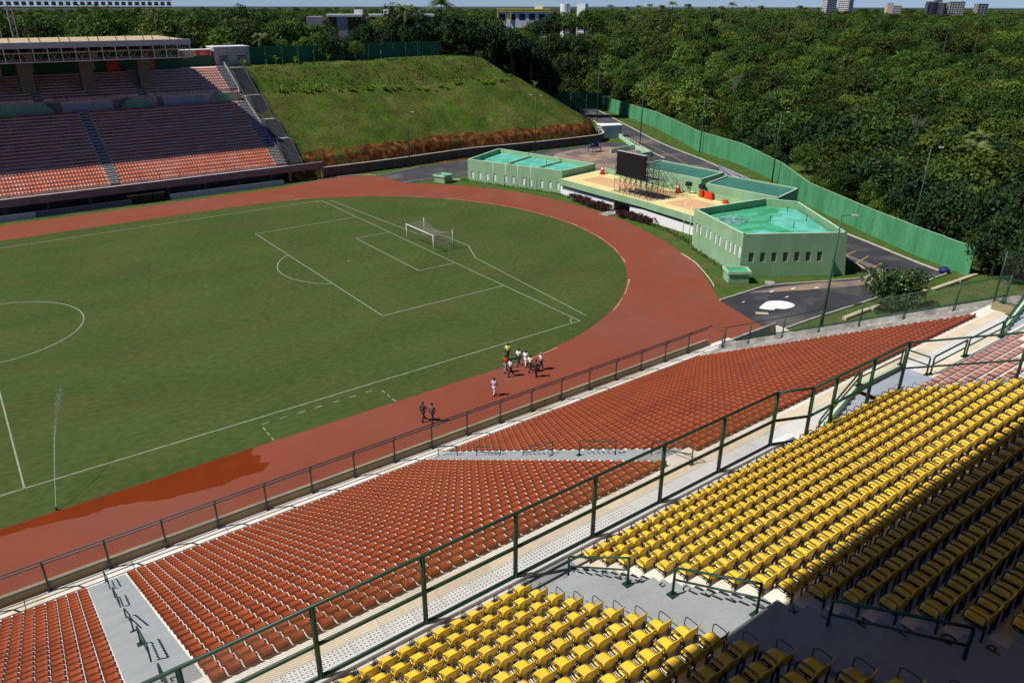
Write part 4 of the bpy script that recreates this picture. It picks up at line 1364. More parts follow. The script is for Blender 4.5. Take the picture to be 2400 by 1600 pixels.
# ================================================================== TERRAIN BEYOND
WALLP = [(178.8, 99.4), (163.8, 61.9), (153.5, 44.5), (143.9, 28.9), (137.8, 11.6), (129.0, -4.5), (117.8, -17.8), (109.0, -34.6), (104.7, -43.4), (101.3, -52.2)]
ED = segs_of([(190.0, 140.0)] + WALLP + [(100.0, -62.0), (112.0, -90.0), (130.0, -130.0)])
def sst(a, b, t):
    t = min(1, max(0, (t - a) / (b - a))); return t * t * (3 - 2 * t)
def east_d(x, y): return line_d(ED, x, y)
def terr(x, y):
    """terrain height outside the stadium"""
    dist = math.hypot(x - CAM.x, y - CAM.y)
    az = math.degrees(math.atan2(y - CAM.y, x - CAM.x))
    de = east_d(x, y)
    azr = sst(25, 41, az)
    h_e = (10.6 + 6.0 * azr) * sst(15, 300, de) + 2.2 * noise.noise(Vector((x * .012, y * .012, 4))) * sst(10, 90, de) + 1.6 * noise.noise(Vector((x * .035, y * .035, 7))) * sst(8, 50, de)
    north = sst(88, 100, y) * (1 - sst(130, 175, x))
    h_n = 18.8 - 7.5 * sst(115, 230, y) + 1 * sst(300, 700, y) + 3 * noise.noise(Vector((x * .01, y * .01, 2)))
    h = h_e if de > 0 else 0.0
    h = h * (1 - north) + h_n * north
    if de <= 0 and north < .01: h = 0.0
    far_ = sst(380, 900, dist)
    h = h * (1 - far_) + far_ * (6 + 4 * noise.noise(Vector((x * .002, y * .002, 1))))
    h *= 1 - sst(2600, 3600, dist)
    return h
mb = MB()
rads = [60, 75, 90, 105, 120, 135, 150, 165, 180, 200, 220, 245, 270, 300, 340, 390, 450, 530, 640, 780, 960, 1200, 1550, 2000, 2700, 3600, 6000, 12000]
azs = np.radians(np.linspace(-12, 128, 150))
for r_ in rads:
    for a in azs:
        x, y = CAM.x + r_ * math.cos(a), CAM.y + r_ * math.sin(a)
        inside_ = east_d(x, y) < 3 and y < 96 and r_ < 400
        mb.v.append((x, y, -1.0 if inside_ else terr(x, y) - .15))
na = len(azs)
for i in range(len(rads) - 1):
    for j in range(na - 1):
        a = i * na + j
        mb.f.append((a, a + na, a + na + 1, a + 1))
M['floor'] = mat("forest_floor", (0.035, 0.045, 0.016), .95, .3, .05, .2, 1)
struct(mb.build("terrain", M['floor'], None, True))
mb = MB(); mb.sheet([(-15000, -15000), (15000, -15000), (15000, 15000), (-15000, 15000)], -1.6)
struct(mb.build("sea_plain", mat("hazy_sea", (0.10, 0.16, 0.24), .7)))
# grassy bank beside the near stand
mb = MB(); nb = 40
for j in range(30):
    for i in range(nb):
        x = 55.35 + (135 - 55.35) * i / (nb - 1); y = -50.6 - 60 * j / 29
        h = max(0, (-52.5 - y)) * .17 * (1 - sst(60, 100, x) * .45) + (.25 * noise.noise(Vector((x * .3, y * .3, 0))) if y < -52 else 0)
        mb.v.append((x, y, h if y < -51.5 else -.02))
for j in range(29):
    for i in range(nb - 1):
        a = j * nb + i; mb.f.append((a, a + nb, a + nb + 1, a + 1))
struct(mb.build("grass_bank", M['verge'], None, True))
def bank_h(x, y): return max(0, (-52.5 - y)) * .17 * (1 - sst(60, 100, x) * .45)
for k, (a, b) in enumerate((((75.5, -50.9), (80.3, -51.0)), ((80.6, -51.1), (84.0, -51.2)), ((88.5, -51.6), (91.4, -51.9)), ((92.5, -52.1), (98.0, -52.4)), ((98.3, -52.4), (102.5, -52.6)))):
    mb = MB(); mb.bar((*a, .14), (*b, .14), .5, .3); o = mb.build("drain_channel", M['wood'])
    tag(o, f"pale concrete drain channel lying in the grass near the bush, {ordw(k + 1)} piece from the left", "channel", "concrete drain channel pieces in the grass")
mb = MB(); mb.tube([(100.4, -49.6, 0), (100.4, -49.6, .45), (100.4, -49.6, .75)], [.62, .66, .3], 12); o = mb.build("tarpaulin_bundle", M['tarp'], None, True)
tag(o, "blue tarpaulin bundle standing at the corner of the road by the green wall", "tarpaulin")

# ================================================================== GREEN BUILDINGS
def lerp2(p, q, t): return (p[0] + (q[0] - p[0]) * t, p[1] + (q[1] - p[1]) * t)
def seg_wall(mb, p, q, z0, z1, w, p2=None, q2=None):
    """wall slab from p to q, outer face on the right-hand side of p->q, top edge optionally at p2,q2"""
    p2, q2 = p2 or p, q2 or q
    d = Vector((q[0] - p[0], q[1] - p[1], 0)).normalized(); n = Vector((-d.y, d.x, 0)) * w
    v = [(*p, z0), (*q, z0), (q[0] + n.x, q[1] + n.y, z0), (p[0] + n.x, p[1] + n.y, z0),
         (*p2, z1), (*q2, z1), (q2[0] + n.x, q2[1] + n.y, z1), (p2[0] + n.x, p2[1] + n.y, z1)]
    mb.add(v, BOXF)


def slotted_wall(parent, p, q, z1, wins, m, w=.3, p2=None, q2=None, zlo=.55, zhi=2.0, glass='white', depth=.12, frame=None):
    """wall with real window openings: wins = [(s0,s1)] metres along p->q"""
    L_ = math.hypot(q[0] - p[0], q[1] - p[1])
    p2, q2 = p2 or p, q2 or q
    mb = MB()
    def piece(s0, s1, za_, zb_):
        a, b = lerp2(p, q, s0 / L_), lerp2(p, q, s1 / L_)
        at_, bt = lerp2(p2, q2, s0 / L_), lerp2(p2, q2, s1 / L_)
        a0, a1 = lerp2(a, at_, za_ / z1), lerp2(a, at_, zb_ / z1)
        b0, b1 = lerp2(b, bt, za_ / z1), lerp2(b, bt, zb_ / z1)
        seg_wall(mb, a0, b0, za_, zb_, w, a1, b1)
    piece(0, L_, zhi, z1); piece(0, L_, 0, zlo)
    cur = 0
    for s0, s1 in wins:
        piece(cur, s0, zlo, zhi); cur = s1
    piece(cur, L_, zlo, zhi)
    mb.build("wall", m, parent)
    d = Vector((q[0] - p[0], q[1] - p[1], 0)).normalized(); n = Vector((-d.y, d.x, 0))
    for s0, s1 in wins:
        zc = (zlo + zhi) / 2
        a, b = lerp2(p, q, s0 / L_), lerp2(p, q, s1 / L_)
        sh = lerp2((0, 0), (p2[0] - p[0], p2[1] - p[1]), zc / z1)
        off = n * depth
        wb_ = MB(); A_ = (a[0] + off.x + sh[0], a[1] + off.y + sh[1]); B_ = (b[0] + off.x + sh[0], b[1] + off.y + sh[1])
        seg_wall(wb_, A_, B_, zlo + .02, zhi - .02, .05)
        f = wb_.build("window", M[glass], parent)
        if frame:
            fb = MB(); seg_wall(fb, (a[0] - n.x * .03, a[1] - n.y * .03), (b[0] - n.x * .03, b[1] - n.y * .03), zlo - .06, zlo, .14); fb.build("sill", M[frame], f)


# block A (left)
bA = thing("changing_block", "long light green flat roofed block with eleven slot windows, left of the screen", "building", (88, 25, 0))
PA, QA = (81.7, 32.4), (89.2, 13.1)
RA, SA = (98.6, 14.6), (93.6, 38.6)
HA = 4.1
u0 = [.82, 2.52, 4.2, 5.94, 8.35, 10.05, 12.3, 13.87, 16.2, 17.95, 19.6]
slotted_wall(bA, PA, QA, HA, [(a, a + .62) for a in u0], M['glight'], zlo=.62, zhi=2.0)
for a, b in ((QA, RA), (RA, SA), (SA, PA)):
    mb = MB(); seg_wall(mb, a, b, 0, HA, .3); mb.build("wall", M['glight'], bA)
mb = MB()
for a, b in ((PA, QA), (QA, RA), (RA, SA), (SA, PA)): seg_wall(mb, a, b, HA, HA + .06, .32)
mb.build("parapet_cap", M['gtrim'], bA)
def quadA(s0, s1, t0, t1):
    def P(s, t): return lerp2(lerp2(PA, QA, s), lerp2(SA, RA, s), t)
    return [P(s0, t0), P(s1, t0), P(s1, t1), P(s0, t1)]
mb = MB(); mb.prism(quadA(.02, .98, .03, .97), 2.9, 3.15); mb.build("roof", M['groof'], bA)
for s0, s1 in ((.05, .34), (.36, .66), (.68, .97)):
    mb = MB(); mb.prism(quadA(s0, s1, .40, .96), 3.15, 3.42); mb.build("roof_panel", M['groof'], bA)
    mb = MB(); mb.prism(quadA(s0, s1, .05, .36), 3.15, 3.30); mb.build("roof_panel", M['groof'], bA)
for s0 in (.345, .665):
    mb = MB(); mb.prism(quadA(s0, s0 + .013, .04, .97), 3.15, 3.75); mb.build("roof_upstand", M['gtrim'], bA)
for s, t in ((.34, .95), (.66, .55), (.67, .95)):
    x, y = quadA(s, s + .01, t, t + .01)[0]
    mb = MB(); mb.tube([(x, y, 3.3), (x, y, 4.3)], .06, 6); mb.build("vent_pipe", M['black'], bA)

# white block and yellow terrace between
tw = thing("terrace_block", "white walled block under a yellow and orange roof terrace with a green edge beam", "building", (90, -3, 0))
for a, b in (((88.5, 12.6), (88.4, -1.2)), ((88.35, -5.0), (87.5, -19.6))):
    mb = MB(); seg_wall(mb, a, b, 0, 1.55, .3); mb.build("wall", M['purewhite'], tw)
mb = MB(); seg_wall(mb, (88.9, 12.6), (88.3, -19.6), 1.3, 2.1, .2); mb.build("gap_shade_strip", M['darkconc'], tw)  # dark strip standing in for the shaded gap under the terrace
mb = MB(); seg_wall(mb, (91.4, -1.2), (91.3, -5.0), 0, 2.1, .2); mb.mm((88.6, -1.3, 0), (91.4, -1.1, 2.1)); mb.mm((88.6, -5.1, 0), (91.4, -4.9, 2.1)); mb.build("entrance_recess", M['pillar'], tw)
TE = [(87.9, 12.3), (87.85, -8), (86.9, -21.2)]
mb = MB(); mb.prism([(88.0, 12.3), (87.95, -8), (87.0, -20.3), (99.6, -20.0), (99.6, 14)], 2.1, 2.98); mb.build("terrace_slab", M['glight'], tw)
mb = MB()
for a, b in zip(TE[:-1], TE[1:]): seg_wall(mb, a, b, 2.0, 3.02, .14)
mb.build("edge_beam", M['glight'], tw)
mb = MB(); mb.prism([(88.05, 12.2), (88.0, -8), (87.1, -20.2), (99.5, -20), (99.5, 13.9)], 2.98, 3.0); mb.build("terrace_floor", M['yterr'], tw)
for p in ([(90.6, 9.5), (95.4, 9.9), (95.6, -1.5), (90.6, -1.2)], [(90.2, -4.0), (96.0, -4.2), (95.9, -8.6), (90.1, -8.4)], [(89.8, -11.0), (95.6, -11.2), (95.2, -18.6), (89.4, -18.2)]):
    mb = MB(); mb.prism(p, 3.0, 3.006); mb.build("terrace_inlay", M['oterr'], tw)
for a, b in (((97.9, 12.0), (97.7, -9.2)), ((97.9, -10.6), (97.2, -20.6))):
    mb = MB(); seg_wall(mb, a, b, 3.0, 4.0, .2); mb.build("terrace_parapet", M['glight'], tw)

def flat_block(name, label, poly, h, roofm, parapet=.14, rr_=.4, wallm='glight'):
    t = thing(name, label, "building", (sum(p[0] for p in poly) / len(poly), sum(p[1] for p in poly) / len(poly), 0))
    n = len(poly)
    for i in range(n):
        mb = MB(); seg_wall(mb, poly[i], poly[(i + 1) % n], 0, h, .25); mb.build("wall", M[wallm], t)
    mb = MB()
    for i in range(n): seg_wall(mb, poly[i], poly[(i + 1) % n], h, h + .05, .27)
    mb.build("parapet_cap", M['gtrim'], t)
    cx, cy = t.location.x, t.location.y
    mb = MB(); mb.prism([(cx + (p[0] - cx) * .975, cy + (p[1] - cy) * .975) for p in poly], h - parapet - .2, h - parapet); mb.build("roof", M[roofm], t)
    return t
bC = flat_block("machine_block", "green block with a dull teal roof directly behind the scaffold tower", [(98.3, 4.2), (99.4, -10.0), (106.8, -8.6), (106.3, 5.6)][::1], 5.3, 'teal')
bD = flat_block("machine_block", "green block with a dull teal roof right of the two red boxes", [(98.6, -11.6), (99.6, -24.6), (107.6, -22.6), (106.4, -9.6)][::1], 5.0, 'teal')
# block B (right)
bB = thing("office_block", "light green block with stained turquoise roof and slot windows facing the track, at right", "building", (87, -32, 0))
PB, QB, RB = (82.8, -23.0), (77.6, -35.2), (89.1, -42.7)
SB, TB = (99.0, -30.2), (96.2, -24.8)
PB2, QB2, RB2, SB2, TB2 = (82.6, -23.0), (77.71, -35.03), (88.71, -42.2), (98.0, -29.0), (95.8, -24.8)
HB = 5.5
slotted_wall(bB, PB, QB, HB, [(a, a + .5) for a in (.75, 1.9, 3.55, 4.7, 6.2, 7.4, 9.0, 10.15, 11.25, 12.4)], M['glight'], p2=PB2, q2=QB2, zlo=2.45, zhi=3.75)
slotted_wall(bB, QB, RB, HB, [(1.0 + 1.49 * k, 1.65 + 1.49 * k) for k in range(7)] + [], M['glight'], p2=QB2, q2=RB2, zlo=1.95, zhi=3.15, glass='windowgrey', depth=.14)
for a, b, a2, b2 in ((RB, SB, RB2, SB2), (SB, TB, SB2, TB2), (TB, PB, TB2, PB2)):
    mb = MB(); seg_wall(mb, a, b, 0, HB, .3, a2, b2); mb.build("wall", M['glight'], bB)
mb = MB()
for a, b in ((PB2, QB2), (QB2, RB2), (RB2, SB2), (SB2, TB2), (TB2, PB2)): seg_wall(mb, a, b, HB, HB + .05, .33)
mb.build("parapet_cap", M['gtrim'], bB)
d = Vector((RB[0] - QB[0], RB[1] - QB[1], 0)).normalized(); n = Vector((-d.y, d.x, 0))
dp = Vector((*QB, 0)) + d * 12.0 - n * .03
mb = MB(); mb.bar((dp.x, dp.y, 0.0), (dp.x - .05, dp.y + .2, 2.1), .95, .12, up=(d.x, d.y, 0)); mb.build("door", M['gwall_d'], bB)
polyB = [PB2, QB2, RB2, SB2, TB2]
cx, cy = 88.6, -31
mb = MB(); mb.prism([(cx + (p[0] - cx) * .96, cy + (p[1] - cy) * .96) for p in polyB], 4.2, 4.5); mb.build("roof", M['groof2'], bB)
mb = MB(); mb.prism([(88.2, -31.2), (86.2, -39.4), (88.6, -40.8), (97.0, -29.4), (95.6, -28.0)], 4.5, 4.62); mb.build("roof_panel", M['groof'], bB)
mb = MB(); mb.prism([(80.8, -33.0), (84.4, -33.4), (85.6, -38.9), (78.4, -35.4)], 4.5, 4.62); mb.build("roof_panel", M['groof'], bB)
mb = MB(); mb.sheet(smooth_line([(83.4, -25.6), (86.2, -25.2), (87.4, -27.6), (86.0, -29.6), (83.2, -28.6)], 4, True), 4.506); mb.build("roof_stain", M['puddle'], bB)
for x, y in ((88.3, -31.3), (88.2, -35.0), (92.6, -34.0), (94.6, -29.6)):
    mb = MB(); mb.tube([(x, y, 4.5), (x, y, 5.5)], .05, 6); mb.build("vent_pipe", M['black'], bB)
mb = MB(); mb.mm((80.4, -35.4, 0), (82.2, -35.0, .28)); o = mb.build("step_block", M['kerb']); tag(o, "pale concrete step beside the corner of the right-hand green block", "step")
mb = MB(); mb.bar((78.7, 34.5, .3), (80.4, 33.2, .3), .3, .1); mb.bar((78.9, 34.4, 0), (78.9, 34.4, .3), .1); mb.bar((80.2, 33.4, 0), (80.2, 33.4, .3), .1); o = mb.build("bench", M['purewhite']); tag(o, "low white bench by the left end of the slot windowed block", "bench")
# small kiosks
def kiosk(name, label, poly, h, m='glight'):
    t = thing(name, label, "kiosk", (sum(p[0] for p in poly) / 4, sum(p[1] for p in poly) / 4, 0))
    mb = MB(); mb.prism(poly, 0, h); mb.build("wall", M[m], t)
    cx, cy = t.location.x, t.location.y
    big = [(cx + (p[0] - cx) * 1.14, cy + (p[1] - cy) * 1.14) for p in poly]
    mb = MB()
    for i in range(4): seg_wall(mb, big[i], big[(i + 1) % 4], h, h + .38, .12)
    mb.build("roof_rim", M['gtrim'], t)
    mb = MB(); mb.prism([(cx + (p[0] - cx) * 1.08, cy + (p[1] - cy) * 1.08) for p in poly], h, h + .18); mb.build("roof", M['groof2'], t)
kiosk("ticket_kiosk", "small green kiosk with sunken roof on the grass before the right block", [(75.9, -34.1), (74.7, -35.9), (76.7, -37.4), (77.8, -35.9)], 1.2)
kiosk("ticket_kiosk", "small green kiosk with sunken roof on the grass left of the left block", [(77.7, 35.6), (75.7, 35.1), (76.6, 32.9), (78.7, 33.4)], 1.15)

# flagpoles
for k, (x, y, h) in enumerate([(82.65, 25.31, 4.7), (83.97, 23.19, 4.5), (84.9, 20.63, 4.45), (86.14, 18.39, 4.5), (85.8, -18.65, 5.3), (84.59, -20.85, 5.2), (83.36, -22.98, 5.4), (82.07, -25.24, 4.9)]):
    mb = MB(); mb.tube([(x, y, 0), (x, y, h)], [.06, .035], 8)
    o = mb.build("flagpole", M['purewhite'], None, True)
    tag(o, f"bare white flagpole in front of the {'left' if k < 4 else 'right'} green block, {ordw(k % 4 + 1)} from the left", "flagpole", "bare white flagpoles")

# lamp posts round the stadium
for k, (x, y, h, dbl, near_) in enumerate([(79.02, 50.4, 11.2, 1, "by the asphalt at the foot of the grassy hill"), (111.5, 49.2, 12.6, 2, "with two heads in front of the retaining wall"),
                                           (156.95, 77.63, 14.7, 1, "at the far bend of the road by the dark wall"), (138.85, 42.3, 13.6, 2, "with two heads behind the screen"), (142.31, 26.46, 11.9, 1, "on the grass left part of the long green wall"),
                                           (127.92, -3.73, 13.1, 1, "against the green wall behind the teal roofs"), (105.4, -42.3, 14.2, 1, "against the right part of the green wall by dark trees"), (69.75, -51.7, 12.6, 1, "beside the near stand, before the right green block")]):
    t = thing("lamp_post", f"tall dark green lamp post {near_}", "lamp post", (x, y, 0), 0, "lamp posts around the stadium")
    mb = MB(); mb.tube([(x, y, 0), (x, y, h * .5), (x, y, h)], [.14, .11, .075], 8); mb.build("pole", M['polegreen'], t, True)
    for s_ in ((-1,) if dbl == 1 else (-1, 1)):
        mb = MB(); mb.tube([(x, y, h), (x + .9 * s_ * -.6, y + .9 * s_ * .8, h + .1)], .035, 6); mb.build("arm", M['gfence'], t, True)
        mb = MB(); mb.box((x + 1.15 * s_ * -.6, y + 1.15 * s_ * .8, h + .1), (.6, .28, .14), R(127)); mb.build("lamp_head", M['greysteel'], t)

# cones and red boxes on the terrace
def cone_stack(loc, label):
    t = thing("traffic_cone", label, "cone", loc)
    x, y, z = loc
    mb = MB(); mb.tube([(x, y, z), (x, y, z + .12)], .62, 8); mb.tube([(x, y, z + .12), (x, y, z + .7), (x, y, z + 1.5)], [.5, .35, .12], 12); mb.build("body", M['cone'], t, True)
    mb = MB(); mb.tube([(x, y, z + .95), (x, y, z + 1.2)], [.30, .235], 12, False); mb.build("stripe", M['purewhite'], t, True)
cone_stack((96.9, 10.8, 3.0), "stack of orange red cones on the terrace left of the black screen")
cone_stack((96.7, -7.6, 3.0), "stack of orange red cones by the terrace parapet right of the scaffold")
for k, (p, w_, h) in enumerate((((97.5, -11.9), .7, 1.1), ((97.4, -13.5), 1.5, 1.15), ((97.1, -17.0), .7, .6))):
    t = thing("hydrant_box", ["narrow red box on the terrace parapet wall", "wide red box on the terrace beside the narrow red one", "small red box half hidden behind the right green block"][k], "red box", (p[0], p[1], 3.0))
    mb = MB(); mb.mm((p[0] - .35, p[1] - w_ / 2, 3.0), (p[0] + .1, p[1] + w_ / 2, 3.0 + h)); mb.build("case", M['cone'], t)
    mb = MB(); mb.mm((p[0] - .39, p[1] - w_ * .38, 3.2), (p[0] - .35, p[1] + w_ * .38, 2.9 + h)); mb.build("door", M['cone'], t)
for k, (x, y) in enumerate(((98.0, -8.9), (98.35, -11.4))):
    mb = MB(); mb.mm((x - .7, y - .45, 4.25), (x - .05, y + .45, 4.9)); mb.tube([(x - .75, y, 4.58), (x - .7, y, 4.58)], .26, 12)
    o = mb.build("air_conditioner", M['black']); tag(o, f"dark air conditioning unit on the green wall of the {'left' if k == 0 else 'right'} teal roofed block", "air conditioner")

# screen on scaffold
scr = thing("video_screen", "large blank black screen facing the pitch on the scaffold", "screen", (87.9, -5, 6))
SX, SY0, SY1 = 88.3, -1.5, -7.9
ys0, ys1, zs0, zs1 = -1.45, -7.75, 6.05, 9.85
mb = MB(); mb.mm((SX, ys1, zs0), (SX + .35, ys0, zs1)); mb.build("panel", M['screen'], scr)
mb = MB()
for k in range(1, 6):
    y = ys0 + (ys1 - ys0) * k / 6; mb.mm((SX - .006, y - .012, zs0), (SX, y + .012, zs1))
for k in range(1, 4):
    z = zs0 + (zs1 - zs0) * k / 4; mb.mm((SX - .007, ys1, z - .012), (SX - .001, ys0, z + .012))
mb.build("panel_seams", M['black'], scr)
mb = MB(); mb.mm((SX - .05, ys1 - .05, zs1), (SX + .45, ys0 + .05, zs1 + .07)); mb.build("top_rim", M['greysteel'], scr)
sc = thing("scaffold_tower", "tall tangled steel tube scaffold standing on the yellow terrace behind the screen", "scaffold", (90, -6, 3))
M['tube'] = mat("scaffold_tube", (0.115, 0.10, 0.10), .5, .1)
rr = random.Random(5)
bays_y = [-.6 - 1.18 * k for k in range(8)]
for xi, x in enumerate((88.9, 90.3, 91.7)):
    for yi, y in enumerate(bays_y):
        top = 9.6 + rr.uniform(-.2, .5) if (xi < 2 or yi > 1) and y > -8.3 else 6.2
        mb = MB(); mb.tube([(x, y, 3.02), (x, y, top)], .035, 5); mb.build("standard", M['tube'], sc, True)
    for z in (3.3, 5.0, 5.9, 7.0, 8.1, 9.2):
        if z > 6.2:
            mb = MB(); mb.tube([(x, bays_y[0], z), (x, bays_y[6], z)], .03, 5)
        else:
            mb = MB(); mb.tube([(x, bays_y[0], z), (x, bays_y[7], z)], .03, 5)
        mb.build("ledger", M['tube'], sc, True)
for yi, y in enumerate(bays_y):
    for z in (3.3, 5.0, 5.9, 7.0, 8.1, 9.2):
        if z > 6.2 and yi > 6: continue
        mb = MB(); mb.tube([(88.9, y, z), (91.7, y, z)], .03, 5); mb.build("transom", M['tube'], sc, True)
    for x0 in (88.9, 90.3):
        for z in (3.3, 5.9, 8.1):
            if z > 6 and yi > 6: continue
            mb = MB(); s_ = rr.choice((0, 1)); mb.tube([(x0 + 1.4 * s_, y, z), (x0 + 1.4 * (1 - s_), y, z + 1.9)], .026, 5); mb.build("brace", M['tube'], sc, True)
for yi in range(7):
    for x in (88.9, 90.3, 91.7):
        for z in (3.3, 5.0, 7.0):
            if rr.random() < .75:
                s_ = rr.choice((0, 1)); a, b = bays_y[yi], bays_y[yi + 1]
                if s_: a, b = b, a
                mb = MB(); mb.tube([(x, a, z), (x, b, z + 1.7)], .026, 5); mb.build("brace", M['tube'], sc, True)
# raking back stays with outriggers
for k in range(9):
    y = -1.5 - .95 * k + rr.uniform(-.2, .2)
    mb = MB(); mb.tube([(91.7, y, 9.3 - .15 * k), (96.2 + rr.uniform(-.5, .5), y - 1.0, 3.05)], .03, 5); mb.build("stay", M['tube'], sc, True)
    mb = MB(); mb.tube([(91.7, y - .4, 4.0), (96.4, y - .8 + rr.uniform(-.8, .8), 4.0 + rr.uniform(-.4, 1.6))], .03, 5); mb.build("outrigger", M['tube'], sc, True)
    if k % 2 == 0:
        mb = MB(); mb.tube([(95.0, y - .7, 3.02), (95.0, y - .7, 6.0)], .03, 5); mb.tube([(93.4, y - .7, 3.02), (93.4, y - .7, 7.4)], .03, 5); mb.build("standard", M['tube'], sc, True)
        mb = MB(); mb.tube([(91.7, y - .7, 7.0), (97.0, y - .9, 6.9)], .03, 5); mb.build("outrigger", M['tube'], sc, True)
for z in (4.2, 5.6, 7.0):
    mb = MB(); mb.tube([(95.0 if z < 6 else 93.4, -1.8, z), (95.0 if z < 6 else 93.4, -9.6, z)], .03, 5); mb.build("ledger", M['tube'], sc, True)
for k, (z, xx) in enumerate(((5.95, 89.4), (5.95, 90.9))):
    mb = MB(); mb.mm((xx - .35, -8.6, z), (xx + .35, -.6, z + .05)); mb.build("platform_board", M['greysteel'], sc)
for k in range(10):
    y = -.4 - .9 * k; mb = MB(); mb.bar((88.4, y, 3.04), (92.2, y + rr.uniform(-.3, .3), 3.04), .24, .05); mb.build("sole_board", M['wood'], sc)
# loose planks and pipes on the road by the machine blocks
for k in range(11):
    f = k / 10
    mb = MB(); mb.tube([(133.2 - .45 * k, 13.5 - .4 * k, .12 + .1 * (k % 2)), (126.8 - .3 * k, 0.4 + .9 * k * .6, .12 + .1 * (k % 3))], .13, 6)
    o = mb.build("steel_pipe", M['pipe'], None, True); tag(o, f"long grey pipe on the road behind the teal roofed blocks, {ordw(k + 1)} from the left", "pipe", "grey pipes piled on the road")
t = thing("tank_frame", "dark blue open frame with a small tank in the sandy yard behind the left block", "tank", (123, 41.4, 0))
mb = MB()
for x in (121.8, 124.2):
    for y in (40.6, 42.2): mb.bar((x, y, 0), (x, y, 2.1), .12)
for z in (.9, 2.1):
    for y in (40.6, 42.2): mb.bar((121.8, y, z), (124.2, y, z), .1)
    for x in (121.8, 124.2): mb.bar((x, 40.6, z), (x, 42.2, z), .1)
mb.build("frame", M['tarp'], t)
mb = MB(); mb.tube([(122.1, 41.4, 1.5), (123.9, 41.4, 1.5)], .5, 12); mb.build("tank", M['black'], t, True)
# guard booth, ramp walls
gb = thing("guard_booth", "small grey white flat roofed booth at the end of the retaining wall", "booth", (142, 56, 0))
GP = [(137.6, 54.6), (142.9, 52.9), (144.3, 55.6), (139.4, 58.5)]
mb = MB(); mb.prism(GP, 0, 2.9); mb.build("wall", M['bluegrey'], gb)
mb = MB(); mb.prism([(142 + (p[0] - 141) * 1.08 - 1, 55.4 + (p[1] - 55.4) * 1.08) for p in GP], 2.9, 3.15); mb.build("roof", M['purewhite'], gb)
for s_ in (.3, .7):
    a = lerp2(GP[3], GP[0], s_); mb = MB(); mb.box((a[0] - .02, a[1], 1.9), (.1, .6, .7), R(15)); mb.build("window", M['glass'], gb)
rwl = thing("ramp_walls", "pale green low walls enclosing the sunken ramp behind the screen", "wall", (131, 40, 0))
for a, b in (((142.5, 53.8), (133.4, 38.9)), ((133.4, 38.9), (130.2, 30.3)), ((133.4, 38.9), (124.7, 37.9)), ((130.2, 30.3), (124.8, 29.8)), ((142.5, 53.8), (137.4, 54.6))):
    mb = MB(); seg_wall(mb, a, b, 0, 1.0, .25); mb.build("wall", M['gtrim'], rwl)
rl = thing("ramp_railing", "thin dark railing along the top of the pale green ramp wall beside the road", "railing", (138, 46, 1))
for k in range(12):
    p = lerp2((142.8, 53.6), (130.6, 30.2), k / 11); mb = MB(); mb.tube([(*p, 0), (*p, 2.1)], .05, 5); mb.build("rail_post", M['black'], rl, True)
for z in (1.5, 2.1):
    mb = MB(); mb.tube([(142.8, 53.6, z), (133.9, 38.7, z), (130.6, 30.2, z)], .03, 5); mb.build("rail", M['black'], rl, True)

# ================================================================== GREEN PERIMETER WALL
gw = thing("perimeter_wall", "long light green panel wall between the road and the forest", "wall", (140, 20, 0))
HW = {0: 3.9, 1: 4.1, 2: 4.3, 3: 4.4, 4: 4.4, 5: 3.8, 6: 3.75, 7: 3.7, 8: 3.8, 9: 3.7}
for k, (a, b) in enumerate(zip(WALLP[:-1], WALLP[1:])):
    L_ = math.hypot(b[0] - a[0], b[1] - a[1]); n = max(1, round(L_ / 4.2))
    for i in range(n):
        p, q = lerp2(a, b, i / n), lerp2(a, b, (i + 1) / n - .003)
        h0, h1 = HW[k] + (HW[k + 1] - HW[k]) * i / n, HW[k] + (HW[k + 1] - HW[k]) * (i + 1) / n
        mb = MB(); seg_wall(mb, p, q, 0, (h0 + h1) / 2, .18); mb.build("wall_panel", M['gwall'], gw)
        mb = MB(); seg_wall(mb, (p[0] - .03, p[1]), (q[0] - .03, q[1]), (h0 + h1) / 2, (h0 + h1) / 2 + .06, .24); mb.build("coping", M['glight'], gw)
gw2 = thing("shade_painted_wall", "green wall with its shade painted dark closing the road beside the hill", "wall", (170, 104, 0))
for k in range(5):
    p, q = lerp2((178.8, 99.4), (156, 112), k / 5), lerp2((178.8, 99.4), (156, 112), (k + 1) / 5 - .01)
    mb = MB(); seg_wall(mb, p, q, 0, 5.0, .2); mb.build("wall_panel", M['gwall_d'], gw2)  # wall lies in shade, which is put into the darker paint
gw3 = thing("hilltop_wall", "lit and shaded green panel wall along the top of the grassy hill beside the white block", "wall", (80, 87, 19))
P3 = [(60.4, 87), (83.5, 87.5), (84.2, 90), (112, 90)]
for k, (a, b) in enumerate(zip(P3[:-1], P3[1:])):
    L_ = math.hypot(b[0] - a[0], b[1] - a[1]); n = max(1, round(L_ / 3.6))
    for i in range(n):
        p, q = lerp2(a, b, i / n), lerp2(a, b, (i + 1) / n - .01)
        mb = MB(); seg_wall(mb, p, q, 18.6, 22.6, .18); mb.build("wall_panel", M['gwall'] if k == 1 else M['gwall_d'], gw3)  # light put into the paint: darker green for shade, lighter for lit piece

